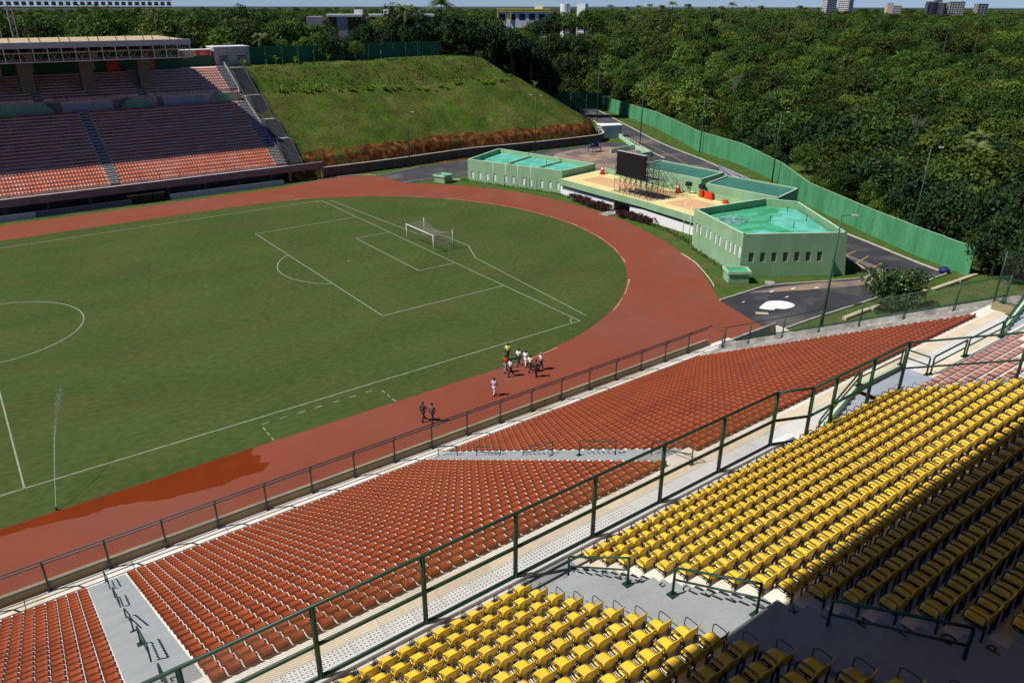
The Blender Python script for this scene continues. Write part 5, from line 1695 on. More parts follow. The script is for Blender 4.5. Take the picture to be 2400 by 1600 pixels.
# ================================================================== VEGETATION
def leaf_mesh(name, centers, radii, per, size, m, seed, flat=.85, dark_in=True):
    """leaf-sized quads spread over many clumps"""
    g = np.random.default_rng(seed)
    cs, nn, tint = [], [], []
    for c, r_ in zip(centers, radii):
        d = g.normal(size=(per, 3)); d /= np.linalg.norm(d, axis=1)[:, None]
        d[:, 2] = np.where(d[:, 2] < -.45, -d[:, 2], d[:, 2])
        rad = r_ * (0.72 + .34 * g.random(per))
        cs.append(np.array(c) + d * rad[:, None] * np.array([1, 1, flat])); nn.append(d + g.normal(size=(per, 3)) * .55)
        ct = g.uniform(.72, 1.25)
        tt = ct * g.uniform(.75, 1.3, per)
        hue = g.uniform(-.12, .16)
        tint.append(np.stack([tt * (1 + hue), tt, tt * (1 - hue)], 1))
    C_ = np.concatenate(cs); Nn = np.concatenate(nn); T = np.concatenate(tint)
    Nn /= np.linalg.norm(Nn, axis=1)[:, None]
    k = len(C_)
    a = np.cross(Nn, g.normal(size=(k, 3))); a /= np.linalg.norm(a, axis=1)[:, None]
    b = np.cross(Nn, a)
    sz = size * g.uniform(.6, 1.35, k)[:, None]
    A, B = a * sz * .5, b * sz * .36
    V = np.stack([C_ - A, C_ - B * .9 + Nn * sz * .06, C_ + A, C_ + B * .9 + Nn * sz * .06], 1).reshape(-1, 3)
    me = bpy.data.meshes.new(name)
    me.vertices.add(len(V)); me.vertices.foreach_set("co", V.ravel())
    me.loops.add(4 * k); me.loops.foreach_set("vertex_index", np.arange(4 * k, dtype=np.int32))
    me.polygons.add(k); me.polygons.foreach_set("loop_start", np.arange(0, 4 * k, 4, dtype=np.int32))
    me.materials.append(m)
    ca = me.color_attributes.new("tint", 'FLOAT_COLOR', 'POINT')
    col = np.ones((len(V), 4)); col[:, :3] = np.repeat(T, 4, axis=0)
    ca.data.foreach_set("color", col.ravel())
    me.update(calc_edges=True)
    return me


def crown(name, seed, nclump, per, size, m, hgt=1.0, clump=.34, wide=1.0, lift=.75):
    g = random.Random(seed)
    cs, rs = [], []
    for k in range(nclump):
        a = g.uniform(0, 6.283); u = g.uniform(-.35, 1); rr_ = math.sqrt(max(0, 1 - u * u)) * wide
        q = g.uniform(.45, .78)
        cs.append((rr_ * math.cos(a) * q * g.uniform(.8, 1.15), rr_ * math.sin(a) * q * g.uniform(.8, 1.15), lift + u * .62 * hgt * g.uniform(.8, 1.1)))
        rs.append(clump * g.uniform(.7, 1.25))
    return leaf_mesh(name, cs, rs, per, size, m, seed)


def trunk_mesh(h, r_, seed, limbs=5):
    g = random.Random(seed); mb = MB()
    bend = g.uniform(-.15, .15) * h
    pts = [(0, 0, -.5), (bend * .2, 0, h * .35), (bend * .6, bend * .3, h * .7), (bend, bend * .4, h)]
    mb.tube(pts, [r_ * 1.3, r_, r_ * .75, r_ * .4], 7)
    for k in range(limbs):
        a = g.uniform(0, 6.28); z = h * g.uniform(.45, .8); L_ = h * g.uniform(.3, .5)
        mb.tube([(bend * z / h * .8, 0, z), (bend + L_ * .5 * math.cos(a), L_ * .5 * math.sin(a), z + L_ * .45), (bend + L_ * math.cos(a), L_ * math.sin(a), z + L_ * .7)], [r_ * .5, r_ * .33, r_ * .12], 5)
    return mb.mesh("trunk", M['bark'], True)


def palm_crown(seed, nf=20, L_=3.0, m=None, droop=1.0):
    g = random.Random(seed); vs, cols, fs = [], [], []
    for k in range(nf):
        a = k * 2.399 + g.uniform(-.2, .2); up = g.uniform(-.15, 1.35)
        tn = g.uniform(.65, 1.3)
        if up < -.1: tn *= .9
        prev = None
        n = 15
        for i in range(n + 1):
            t = i / n
            rad = L_ * (t * math.cos(up * .8) * .95); z = L_ * (math.sin(up * .8) * t - droop * .62 * t * t)
            p = Vector((rad * math.cos(a), rad * math.sin(a), z))
            if prev is not None:
                d = (p - prev).normalized(); side = Vector((-math.sin(a), math.cos(a), 0))
                w_ = L_ * .19 * math.sin(min(1, t * 1.05 + .08) * math.pi) ** .6
                for s_ in (-1, 1):
                    for hh in (0, 1):
                        b0 = prev.lerp(p, hh * .5)
                        tip = b0 + side * s_ * w_ + d * w_ * .45 + Vector((0, 0, -w_ * .55 + g.uniform(-.05, .05) * L_ * .3))
                        o = len(vs)
                        vs.extend([b0, b0 + d * .085 * L_ / 3, tip])
                        fs.append((o, o + 1, o + 2)); cols.extend([tn * g.uniform(.8, 1.2)] * 3)
            prev = p
    me = bpy.data.meshes.new("fronds"); me.from_pydata([tuple(v) for v in vs], [], fs); me.materials.append(m or M['leafy'])
    ca = me.color_attributes.new("tint", 'FLOAT_COLOR', 'POINT')
    c4 = np.ones((len(vs), 4)); c4[:, 0] = np.array(cols) * 1.05; c4[:, 1] = cols; c4[:, 2] = np.array(cols) * .9
    ca.data.foreach_set("color", c4.ravel()); me.update()
    return me


CROWNS = [crown("crown", 100 + k, 38, 84, .098, M['leaf'], hgt=h_, wide=w_, clump=cl) for k, (h_, w_, cl) in enumerate(((1.0, 1.0, .33), (.85, 1.1, .36), (1.15, .9, .30), (.9, 1.0, .38), (1.0, 1.15, .28), (1.2, .85, .34)))]
CROWNSD = [crown("crown", 200 + k, 42, 84, .098, M['leafd'], hgt=1.1, clump=.32) for k in range(3)]
PALMS = [palm_crown(300 + k, 24, m=M['leafy']) for k in range(3)]

# the far forest as one object: points carrying crowns
var = bpy.data.collections.new("crown_variants")
for k, me in enumerate(CROWNS):
    o = bpy.data.objects.new(f"crown_variant", me); var.objects.link(o)
dead_g = random.Random(4)
pc = palm_crown(333, 18, 1.0, M['leafy'])
o = bpy.data.objects.new("crown_variant", pc); var.objects.link(o)

pts, scl, idx, rot = [], [], [], []
indiv = []
gR = random.Random(21)
BLD = [((84, 109), (124, 126)), ((176, 146), (196, 158))]
r_ = 100.0
while r_ < 2300:
    sp_ = 4.0 + .0135 * r_ if r_ < 600 else 4 + .018 * r_
    daz = sp_ / r_
    a = math.radians(-4)
    while a < math.radians(96):
        aa_ = a + gR.uniform(-.45, .45) * daz; rr_ = r_ + gR.uniform(-.45, .45) * sp_
        a += daz
        x, y = CAM.x + rr_ * math.cos(aa_), CAM.y + rr_ * math.sin(aa_)
        de = east_d(x, y)
        north = y > 97 and de < 0
        if not (de > 3.0 or north): continue
        if de <= 0 and x < 140 and y < 97: continue
        if foot_d(x, y) > 0 and y < 98 and x < 170: continue
        if foot_d(x, y) <= 0 and de < 3: 
            if not (y > 112): continue
        if -10 < x < 60 and y < 104: continue
        if any(b0[0] < x < b1[0] and b0[1] < y < b1[1] for b0, b1 in BLD): continue
        s_ = gR.choice((gR.uniform(2.2, 3.4), gR.uniform(3, 4.6), gR.uniform(4.2, 6.0))) * (1 + .0009 * min(rr_, 900))
        if de > 0 and de < 9: s_ = min(s_, 3.6) * gR.uniform(.6, .9)
        z = terr(x, y)
        if rr_ < 178 and de > 0 and x > 0:
            indiv.append((rr_, x, y, z, s_)); continue
        pts.append((x, y, z)); scl.append(s_); rot.append(gR.uniform(0, 6.28))
        idx.append(6 if gR.random() < .012 else gR.randrange(6))
    r_ += sp_ * .9
me = bpy.data.meshes.new("forest"); me.from_pydata(pts, [], [])
for nm, data, ty in (("scl", scl, 'FLOAT'), ("rotz", rot, 'FLOAT'), ("idx", idx, 'INT')):
    at = me.attributes.new(nm, ty, 'POINT'); at.data.foreach_set("value", data)
forest = tag(link("forest", me), "dense mass of mid and dark green trees covering the hills to the horizon", "forest", None, "stuff")
ng = bpy.data.node_groups.new("forest_nodes", 'GeometryNodeTree')
ng.interface.new_socket("Geometry", in_out='INPUT', socket_type='NodeSocketGeometry')
ng.interface.new_socket("Geometry", in_out='OUTPUT', socket_type='NodeSocketGeometry')
N_, L_n = ng.nodes, ng.links
gi, go = N_.new("NodeGroupInput"), N_.new("NodeGroupOutput")
iop = N_.new("GeometryNodeInstanceOnPoints"); ci = N_.new("GeometryNodeCollectionInfo")
ci.inputs["Collection"].default_value = var; ci.inputs["Separate Children"].default_value = True; ci.inputs["Reset Children"].default_value = True
def nattr(nm, ty):
    n = N_.new("GeometryNodeInputNamedAttribute"); n.data_type = ty; n.inputs["Name"].default_value = nm
    return [s_ for s_ in n.outputs if s_.enabled and s_.name == "Attribute"][0]
cmb = N_.new("ShaderNodeCombineXYZ"); L_n.new(nattr("rotz", 'FLOAT'), cmb.inputs[2])
L_n.new(gi.outputs[0], iop.inputs["Points"]); L_n.new(ci.outputs[0], iop.inputs["Instance"])
iop.inputs["Pick Instance"].default_value = True
L_n.new(nattr("idx", 'INT'), iop.inputs["Instance Index"])
e2r = N_.new("FunctionNodeEulerToRotation"); L_n.new(cmb.outputs[0], e2r.inputs[0]); L_n.new(e2r.outputs[0], iop.inputs["Rotation"])
L_n.new(nattr("scl", 'FLOAT'), iop.inputs["Scale"]); L_n.new(iop.outputs[0], go.inputs[0])
md = forest.modifiers.new("forest_nodes", 'NODES'); md.node_group = ng

# nearer forest trees, each a tree with trunk and crown
TRUNKS = [trunk_mesh(1.0, .055, 40 + k) for k in range(3)]
indiv.sort()
n_ind = 0
LAB = ["broad crowned forest tree standing beyond the green perimeter wall", "bushy mid green forest tree beyond the green perimeter wall", "rounded forest tree crowding the far side of the green wall"]
for k, (rr_, x, y, z, s_) in enumerate(indiv):
    if k < 300:
        v_ = gR.randrange(6); dk = gR.random() < .25
        t = link("forest_tree", None, None, (x, y, z), gR.uniform(0, 6.28)); t.scale = (s_, s_, s_ * gR.uniform(.9, 1.2))
        tag(t, ("dark crowned " if dk else ("broad mid green ", "low spreading ", "tall narrow crowned ", "dense rounded ", "wide flat crowned ", "tall tapering ")[v_]) + "forest tree behind the long green perimeter wall", "tree", "forest trees beyond the green wall")
        link("crown", CROWNSD[v_ % 3] if dk else CROWNS[v_], t); link("trunk", TRUNKS[v_ % 3], t)
print("forest points", len(pts), "individual", len(indiv))


def tree(name, label, x, y, z, s_, sz, me, group=None, tr=0):
    t = link(name, None, None, (x, y, z), gR.uniform(0, 6.28)); t.scale = (s_, s_, sz)
    tag(t, label, "tree", group)
    link("crown", me, t); link("trunk", TRUNKS[tr % 3], t)
    return t


# bush beside the near stand
bl = leaf_mesh("crown", [(gR.gauss(0, .36), gR.gauss(0, .36), .55 + gR.uniform(-.28, .34)) for _ in range(60)], [gR.uniform(.16, .30) for _ in range(60)], 70, .085, M['bush'], 77)
tree("bushy_tree", "bushy dark green tree with glossy leaves standing by the asphalt next to the near stand", 82.6, -52.8, bank_h(82.6, -52.8), 4.3, 4.6, bl)
# dark trees past the end of the green wall
for k, (x, y, s_) in enumerate([(101.8, -58.5, 3.6), (103.5, -54.0, 3.8), (106, -61.5, 4.4), (109, -50, 4.6), (113, -57, 5.0), (106.5, -68, 4.6), (110, -44.5, 4.4), (113.5, -38, 4.4), (117, -64, 5.2)]):
    tree("dark_tree", f"dark dense tree at the right end of the green wall, {ordw(k + 1)} of nine outward", x, y, -.1, s_, s_ * 1.3, CROWNSD[k % 3], "dark trees at the right end of the green wall", k)
# dark trees along the top of the grassy hill
for k, (x, y, top) in enumerate([(86.5, 92.5, 23.6), (90, 94.5, 25.0), (93.5, 96, 26.4), (97, 94, 25.4), (99.5, 96, 26.4), (103, 94.2, 24.6), (107.5, 94.5, 27.3), (111.5, 95.5, 26.5), (115, 93, 25.8), (119, 95, 27.6), (123.5, 94, 27.8), (127, 92, 26.4), (131, 93, 26.6), (135, 90, 25.0), (138, 93, 24.9), (142, 90, 22.6), (146, 92, 18.6), (150, 95, 16.4), (154, 99, 14.6), (160, 104, 13.0)]):
    z = max(emb_h(x, y)[0] - .3, 0); h = top - z; s_ = min(max(h / 1.75, 2.4), 5.2)
    tree("hilltop_tree", f"dark shaggy tree behind the crest of the grassy hill, {ordw(k + 1)} from the left", x, y, z + (h - 1.65 * s_ * 1.12) * (1 if h > 1.9 * s_ else 0), s_, s_ * 1.12, CROWNSD[k % 3], "dark trees along the crest of the hill", k)
tree("hilltop_tree", "light green rounded tree at the left end of the hilltop row, by the wall", 87.5, 89.6, 18.8, 2.5, 2.9, CROWNS[1])
for k, (x, y, top, s_) in enumerate([(73.3, 128.3, 31.0, 6.0), (80, 131.6, 30.2, 5.4), (68, 126, 29.0, 5.2), (60, 119, 27.0, 4.6), (53, 108, 25.6, 4.2), (88, 144, 28.6, 5.0), (46, 118, 26.4, 4.8), (30, 122, 26.2, 4.8), (64, 104, 24.6, 3.8), (72, 100, 24.2, 3.6)]):
    tree("background_tree", f"tall tree rising behind the far grandstand, {ordw(k + 1)} nearest to the white block" if k else "tallest dark tree breaking the skyline right of the floodlight boom", x, y, top - s_ * 1.95, s_, s_ * 1.15, CROWNSD[k % 3] if k % 2 == 0 else CROWNS[k % 6], "tall trees behind the far grandstand", k)
nb = 0
for (u_a, u_b, dist_, top_) in ((1150, 1262, 262, 25.6), (1262, 1300, 255, 28.0), (1300, 1400, 250, 29.3), (715, 770, 196, 24.6), (1140, 1420, 236, 24.0)):
    u_ = u_a
    while u_ < u_b:
        dx = (u_ - 1200) / FPX
        az_ = YAW - math.atan2(dx, math.cos(PITCH) - math.sin(PITCH) * .447)
        x, y = CAM.x + dist_ * math.cos(az_), CAM.y + dist_ * math.sin(az_)
        s_ = gR.uniform(3.4, 4.6); tp = top_ + gR.uniform(-1.0, .5); nb += 1
        tree("background_tree", f"background tree partly hiding the distant campus blocks, {ordw(nb)} of the row", x, y, tp - s_ * 1.75, s_, s_ * 1.05, (CROWNS + CROWNSD)[nb % 9], "trees in front of the campus blocks", nb)
        u_ += gR.uniform(18, 26)
# palms
def palm(label, x, y, zb, zt_, L_, group=None, v_=0):
    t = tag(link("palm_tree", None, None, (x, y, zb)), label, "palm tree", group)
    h = zt_ - zb
    mb = MB(); mb.tube([(0, 0, -.5), (.2, 0, h * .4), (.35, .1, h * .8), (.3, .1, h)], [.2, .16, .13, .12], 7); link("trunk", mb.mesh("trunk", M['bark'], True), t)
    f = link("fronds", PALMS[v_ % 3], t); f.location = (.3, .1, h); f.scale = (L_ / 3,) * 3
    return t
palm("tall coconut palm, left of the two big ones above the grassy hill", 105.4, 96.2, 15.5, 29.8, 4.9, "two tall palms above the grassy hill", 0)
palm("tall coconut palm, right of the two big ones above the grassy hill", 116.6, 97, 13.5, 31.6, 5.6, "two tall palms above the grassy hill", 1)
palm("broad palm with spreading fronds behind the dark wall near the white block", 77, 92.5, 18.8, 22.0, 3.8, None, 2)
palm("palm at the left edge of the trees behind the white block", 68, 100, 18.0, 24.0, 3.6, None, 0)
palm("palm standing dark against the hilltop trees", 122, 96, 13.5, 24.5, 4.0, None, 2)
for k, (px, pv, dist) in enumerate([(1402, 6, 330), (1440, 6, 330), (1468, 8, 330), (1492, 4, 330), (1520, 10, 330), (1545, 4, 330), (1632, 6, 340), (1657, 4, 340), (1682, 5, 340), (1715, 10, 340), (1748, 9, 340), (1778, 9, 340), (1815, 7, 335), (1838, 12, 335), (1855, 14, 335), (1882, 12, 335), (2262, 34, 330), (2190, 32, 330), (1600, 9, 330), (1580, 8, 330)]):
    dx = (px * 1.0204 - 1200) / FPX
    az = YAW - math.atan(dx / math.cos(PITCH) / (1 + 0.447 * math.tan(-PITCH) * 0 + .2))
    x, y = CAM.x + dist * math.cos(az), CAM.y + dist * math.sin(az)
    dist += gR.uniform(-45, 45); px += gR.uniform(-14, 14); top = CAM.z + (11 - pv * 1.0204) / FPX * dist + gR.uniform(-2.4, -.4)
    palm(f"palm poking above the forest skyline, {ordw(k + 1)} in the row", x, y, top - 12, top, gR.uniform(2.3, 3.1), "palms on the forest skyline", k)
# two palms and pale trees within the forest near the wall
palm("wide dark palm with drooping fronds inside the forest, right of centre", 152, -9, 1, 8.0, 4.8, None, 1)
palm("yellow green palm in the forest at the right edge of the view", 150, -30, 2, 9.6, 4.6, None, 2)
palm("tall dark palm rising from the forest at the far right", 134, -36, 2, 10.2, 4.6, None, 0)
# bare pale shrubs in the forest
for k, (x, y, z) in enumerate([(157, 27, 5.0), (148, 9, 4.5), (196, 60, 11), (172, -8, 8)]):
    mb = MB(); g = random.Random(k)
    for i in range(16):
        a = g.uniform(0, 6.28); q = g.uniform(.3, 1)
        mb.tube([(x, y, z - 4), (x + q * .9 * math.cos(a), y + q * .9 * math.sin(a), z - 1), (x + q * 2.0 * math.cos(a), y + q * 2.0 * math.sin(a), z + g.uniform(.6, 2.0))], [.09, .05, .02], 4)
    tag(mb.build("bare_tree", mat("pale_twigs", (.22, .19, .17), .9), None), "leafless pale grey tree among the green forest crowns", "tree", "bare trees in the forest")

# plants along the bench of the hill
g = random.Random(9)
def rosette(seed, n=9, L_=1.0):
    g = random.Random(seed); vs, fs, cols = [], [], []
    for k in range(n):
        a = k * 2.4 + g.uniform(-.3, .3); up = g.uniform(.5, 1.35); l = L_ * g.uniform(.7, 1.2)
        side = Vector((-math.sin(a), math.cos(a), 0)) * .11 * L_
        p0 = Vector((0, 0, 0)); p1 = Vector((math.cos(a) * l * .35 * math.cos(up), math.sin(a) * l * .35 * math.cos(up), l * .7 * math.sin(up))); p2 = Vector((math.cos(a) * l * .8, math.sin(a) * l * .8, l * .95 * math.sin(up) * .8))
        o = len(vs); vs += [p0 - side * .4, p0 + side * .4, p1 - side, p1 + side, p2]; fs += [(o, o + 1, o + 3, o + 2), (o + 2, o + 3, o + 4)]; cols += [g.uniform(.8, 1.3)] * 5
    me = bpy.data.meshes.new("leaves"); me.from_pydata([tuple(v) for v in vs], [], fs); me.materials.append(M['leafy2'])
    ca = me.color_attributes.new("tint", 'FLOAT_COLOR', 'POINT'); c4 = np.ones((len(vs), 4)); c4[:, :3] = np.array(cols)[:, None]; ca.data.foreach_set("color", c4.ravel())
    return me
M['leafy2'] = mat("bright_broad_leaves", (0.30, 0.42, 0.05), .5, .15, 1, trans=.45, attr="tint")
ROS = [rosette(50 + k, 10) for k in range(4)]
for k in range(46):
    x = 61.5 + k * 1.35 + g.uniform(-.5, .5)
    if k > 12 and g.random() < .18: continue
    y = 73.0 + g.uniform(-.7, .9) - (x - 60) * .035
    h, d = emb_h(x, y)
    o = link("broad_leaf_plant", ROS[k % 4], None, (x, y, h - .05), g.uniform(0, 6)); s_ = g.uniform(.8, 1.7) * (1.15 if x < 70 else .8); o.scale = (s_, s_, s_ * 1.15)
    tag(o, f"bright green broad leaved plant on the terrace of the grassy hill, {ordw(k + 1)} from the left", "plant", "broad leaved plants along the hill terrace")
for k, (x, y) in enumerate(((58.2, 84.5), (66, 85.8), (70.5, 85.9), (78.5, 86.0), (125.5, 67.5))):
    h, d = emb_h(x, y); o = link("broad_leaf_plant", ROS[k % 4], None, (x, y, h), k); o.scale = (1.9, 1.9, 2.2)
    tag(o, ["large leafy plant at the top of the outside stair", "leafy plant by the dark hilltop wall, left one", "leafy plant by the dark hilltop wall, middle one", "leafy plant by the lit piece of the hilltop wall", "large leafy plant at the right shoulder of the hill"][k], "plant")
# tufts on the embankment and banks
tv, tf, tcol = [], [], []
def tuft(x, y, z, h):
    o = len(tv)
    for k in range(3):
        a = g.uniform(0, 6.28); w_ = h * .45
        tv.extend([(x - w_ * math.cos(a), y - w_ * math.sin(a), z), (x + w_ * math.cos(a), y + w_ * math.sin(a), z), (x + g.uniform(-.3, .3) * h, y + g.uniform(-.3, .3) * h, z + h)])
        tf.append((o + 3 * k, o + 3 * k + 1, o + 3 * k + 2)); tcol.extend([g.uniform(.65, 1.35)] * 3)
for _ in range(7000):
    x, y = g.uniform(54, 140), g.uniform(53.5, 92)
    h, d = emb_h(x, y)
    if d < 2.2: continue
    if noise.noise(Vector((x * .15, y * .15, 3))) < -.12 and g.random() < .8: continue
    tuft(x, y, h - .02, g.uniform(.06, .2) * (2.0 if d > 20 else 1))
for _ in range(2500):
    x, y = g.uniform(56, 110), g.uniform(-72, -53)
    tuft(x, y, bank_h(x, y) - .02, g.uniform(.05, .14))
me = bpy.data.meshes.new("grass_tufts"); me.from_pydata(tv, [], tf); me.materials.append(mat("tuft_grass", (0.062, 0.105, 0.016), .8, .2, .2, trans=.3, attr="tint"))
ca = me.color_attributes.new("tint", 'FLOAT_COLOR', 'POINT'); c4 = np.ones((len(tv), 4)); c4[:, :3] = np.array(tcol)[:, None]; ca.data.foreach_set("color", c4.ravel())
tag(link("grass_tufts", me), "rough grass tufts covering the hill and the bank by the near stand", "grass", None, "stuff")
# hedges: maroon and green planting in front of the blocks
def hedge(name, label, pts_, w_, h_, m, seed, per=46, size=.16):
    gg = random.Random(seed); cs = []; rs = []
    P = smooth_line(pts_, 8)
    for p in P:
        for _ in range(2):
            cs.append((p[0] + gg.uniform(-.5, .5) * w_, p[1] + gg.uniform(-.5, .5) * w_, h_ * gg.uniform(.35, .65))); rs.append(h_ * gg.uniform(.35, .55))
    o = link(name, leaf_mesh(name, cs, rs, per, size, m, seed)); tag(o, label, "hedge")
hedge("maroon_hedge", "low dark maroon hedge left of the entrance of the white block", [(87.7, 8.0), (87.4, 5.5), (87.2, 3.2), (86.8, 1.0), (87.2, -.6)], 1.2, 1.3, M['hedge'], 1, 110, .2)
hedge("maroon_hedge", "low dark maroon hedge right of the entrance of the white block", [(86.2, -4.6), (86.7, -6.5), (86.9, -8.6), (86.9, -11.2)], 1.1, 1.15, M['hedge'], 2, 110, .2)
M['plantg'] = mat("border_plant_leaves", (0.10, 0.15, 0.035), .6, .2, 2, trans=.2, attr="tint")
hedge("border_planting", "strip of green border plants below the slot windows of the left block", [(80.9, 33.0), (82.6, 28.6), (84.6, 23.4), (86.6, 18.4), (88.2, 13.2), (87.9, 9.6)], .5, .42, M['plantg'], 3, 30, .13)
hedge("border_planting", "strip of green border plants in front of the white wall and the right block", [(86.6, -11.8), (86.1, -15), (84.9, -19.0), (82.3, -23.4), (80.2, -28.0), (78.0, -33.0)], .55, .5, M['plantg'], 4, 34, .15)

# ================================================================== PEOPLE
def skin_mesh(name, verts, edges, rad, m, lvl=1):
    me = bpy.data.meshes.new(name); me.from_pydata(verts, edges, [])
    o = bpy.data.objects.new(name, me); COL.objects.link(o)
    sk = o.modifiers.new("s", 'SKIN'); sk.use_smooth_shade = True
    for i, r_ in enumerate(rad):
        me.skin_vertices[0].data[i].radius = (r_, r_) if not isinstance(r_, tuple) else r_
    me.skin_vertices[0].data[0].use_root = True
    if lvl: ss = o.modifiers.new("u", 'SUBSURF'); ss.levels = lvl; ss.render_levels = lvl
    dg = bpy.context.evaluated_depsgraph_get()
    out = bpy.data.meshes.new_from_object(o.evaluated_get(dg)); out.name = name
    out.materials.clear(); out.materials.append(m)
    bpy.data.objects.remove(o)
    return out
def person(loc, face, label, shirt, trousers, stride=.28, bulk=1.0, swing=.2, bare=False, hcol='hair', white_hair=False):
    """figure 1.74 m tall walking along +X of its own frame"""
    t = thing("person", label, "person", loc, face)
    hip = .92; hs = .09
    lf = [(0, hs, hip - .05), (stride * .55, hs, .50), (stride * 1.0, hs, .07), (stride * 1.0 + .16, hs, .04)]
    rf = [(0, -hs, hip - .05), (-stride * .30, -hs, .50), (-stride * 1.05, -hs, .12), (-stride * 1.05 + .13, -hs, .04)]
    la = [(0.0, .19, 1.42), (-swing * .5, .24, 1.14), (-swing * .3, .25, .90), (-swing * .1, .25, .80)]
    ra = [(0.0, -.19, 1.42), (swing * .4, -.24, 1.15), (swing * 1.2, -.24, .95), (swing * 1.5, -.23, .86)]
    V = [(0, 0, hip), (0, 0, 1.12), (.01, 0, 1.36), (.01, 0, 1.47), (.02, 0, 1.54), (.035, 0, 1.66), (.03, 0, 1.73)]
    rad = [(.115, .13), (.105, .12), (.11, .14), .055, .055, (.088, .078), .05]
    E = [(0, 1), (1, 2), (2, 3), (3, 4), (4, 5), (5, 6)]
    def chain(pts_, rs, root):
        b = len(V); V.extend(pts_); rad.extend(rs); E.append((root, b)); E.extend((b + i, b + i + 1) for i in range(len(pts_) - 1))
    chain(lf, [.085, .055, .04, .035], 0); chain(rf, [.085, .055, .04, .035], 0)
    chain(la, [.05, .038, .03, .03], 2); chain(ra, [.05, .038, .03, .03], 2)
    link("body", skin_mesh("body", V, E, rad, M['skin']), t)
    b = bulk
    V2_ = [(0, 0, hip + .02), (0, 0, 1.12), (.01, 0, 1.36), (.01, 0, 1.46)]; E2_ = [(0, 1), (1, 2), (2, 3)]; r2 = [(.145 * b, .165 * b), (.135 * b, .155 * b), (.135, .175), .075]
    V2_ += [la[0], la[1]] if not bare else [la[0]]; V2_ += [ra[0], ra[1]]
    E2_ += [(2, 4), (4, 5), (2, 6), (6, 7)]; r2 += [.075, .062, .075, .062]
    link("shirt", skin_mesh("shirt", V2_, E2_, r2, shirt), t)
    V3 = [(0, 0, hip + .04), lf[0], lf[1], lf[2], rf[0], rf[1], rf[2]]; E3 = [(0, 1), (1, 2), (2, 3), (0, 4), (4, 5), (5, 6)]; r3 = [(.13 * b, .15 * b), .105, .078, .062, .105, .078, .062]
    link("trousers", skin_mesh("trousers", V3, E3, r3, trousers), t)
    mb = MB()
    for p in (lf[3], rf[3]): mb.tube([(p[0] - .16, p[1], .045), (p[0] - .04, p[1], .05), (p[0] + .07, p[1], .035)], [.05, .05, .035], 8)
    mb2 = mb.mesh("shoes", M['black'], True); link("shoes", mb2, t)
    mb = MB(); mb.tube([(.0, 0, 1.635), (.005, 0, 1.69), (.01, 0, 1.74), (.015, 0, 1.765)], [.098, .105, .085, .03], 10); link("hair", mb.mesh("hair", M['wirel'] if white_hair else M['hair'], True), t)
    mb = MB(); mb.tube([(.115, 0, 1.655), (.14, 0, 1.635)], [.012, .016], 6); link("nose", mb.mesh("nose", M['skin'], True), t)
    return t
def cl(name, c): return mat(name, c, .85, .06, 8, 0)
c_w = cl("white_cotton", (.78, .78, .78)); c_lb = cl("light_blue_cotton", (.40, .52, .74)); c_lbw = cl("bluish_white_cotton", (.62, .68, .80)); c_red = cl("red_cotton", (.55, .03, .01)); c_y = cl("pale_yellow_cotton", (.68, .70, .26)); c_cr = cl("cream_cotton", (.76, .70, .55))
c_bk = cl("black_trousers", (.018, .018, .022)); c_nv = cl("navy_trousers", (.02, .024, .06)); c_gr = cl("grey_trousers", (.22, .25, .24)); c_dk = cl("dark_shirt", (.05, .038, .032)); c_gy = cl("grey_brown_shirt", (.13, .12, .10)); c_ol = cl("olive_shirt", (.055, .06, .035))
for args in [((27.5, -42.6, 0), R(25), "person in dark shirt walking on the track, left of the separate pair", c_dk, c_nv, .3), ((28.0, -43.2, 0), R(20), "person in grey brown shirt walking on the track, right of the separate pair", c_gy, c_nv, .22),
             ((34.7, -42.5, 0), R(15), "person in light blue shirt and pale trousers walking alone behind the group", c_lb, c_lbw, .16), ((38.2, -39.4, 0), R(10), "person in red shirt and grey trousers at the left of the group", c_red, c_gr, .3),
             ((38.1, -40.3, 0), R(-5), "person in pale shirt and black trousers at the front left of the group", c_lbw, c_bk, .32), ((40.0, -37.3, 0), R(30), "person in pale yellow shirt on the grass at the back of the group", c_y, c_bk, .2),
             ((40.1, -38.9, 0), R(200), "person in white shirt and navy trousers near the middle of the group", c_w, c_nv, .32), ((40.4, -39.6, 0), R(15), "person dressed all in white in the middle of the group", c_w, c_w, .16),
             ((40.1, -40.7, 0), R(10), "person in cream shirt and dark trousers right of the middle of the group", c_cr, c_nv, .3), ((39.9, -41.8, 0), R(20), "person in dark olive shirt at the near side of the group", c_ol, c_bk, .12),
             ((41.2, -40.9, 0), R(-20), "person in white shirt and grey hair at the right of the group", c_lbw, c_nv, .25),
             ((87.7, .9, 0), R(200), "person in white and blue standing by the maroon hedge at the entrance", c_lbw, c_lb, .1), ((90.5, -2.7, 0), R(180), "person in blue shirt standing in the shaded entrance of the white block", c_lb, c_nv, .1)]:
    person(args[0], args[1], args[2], args[3], args[4], args[5], white_hair="grey hair" in args[2])

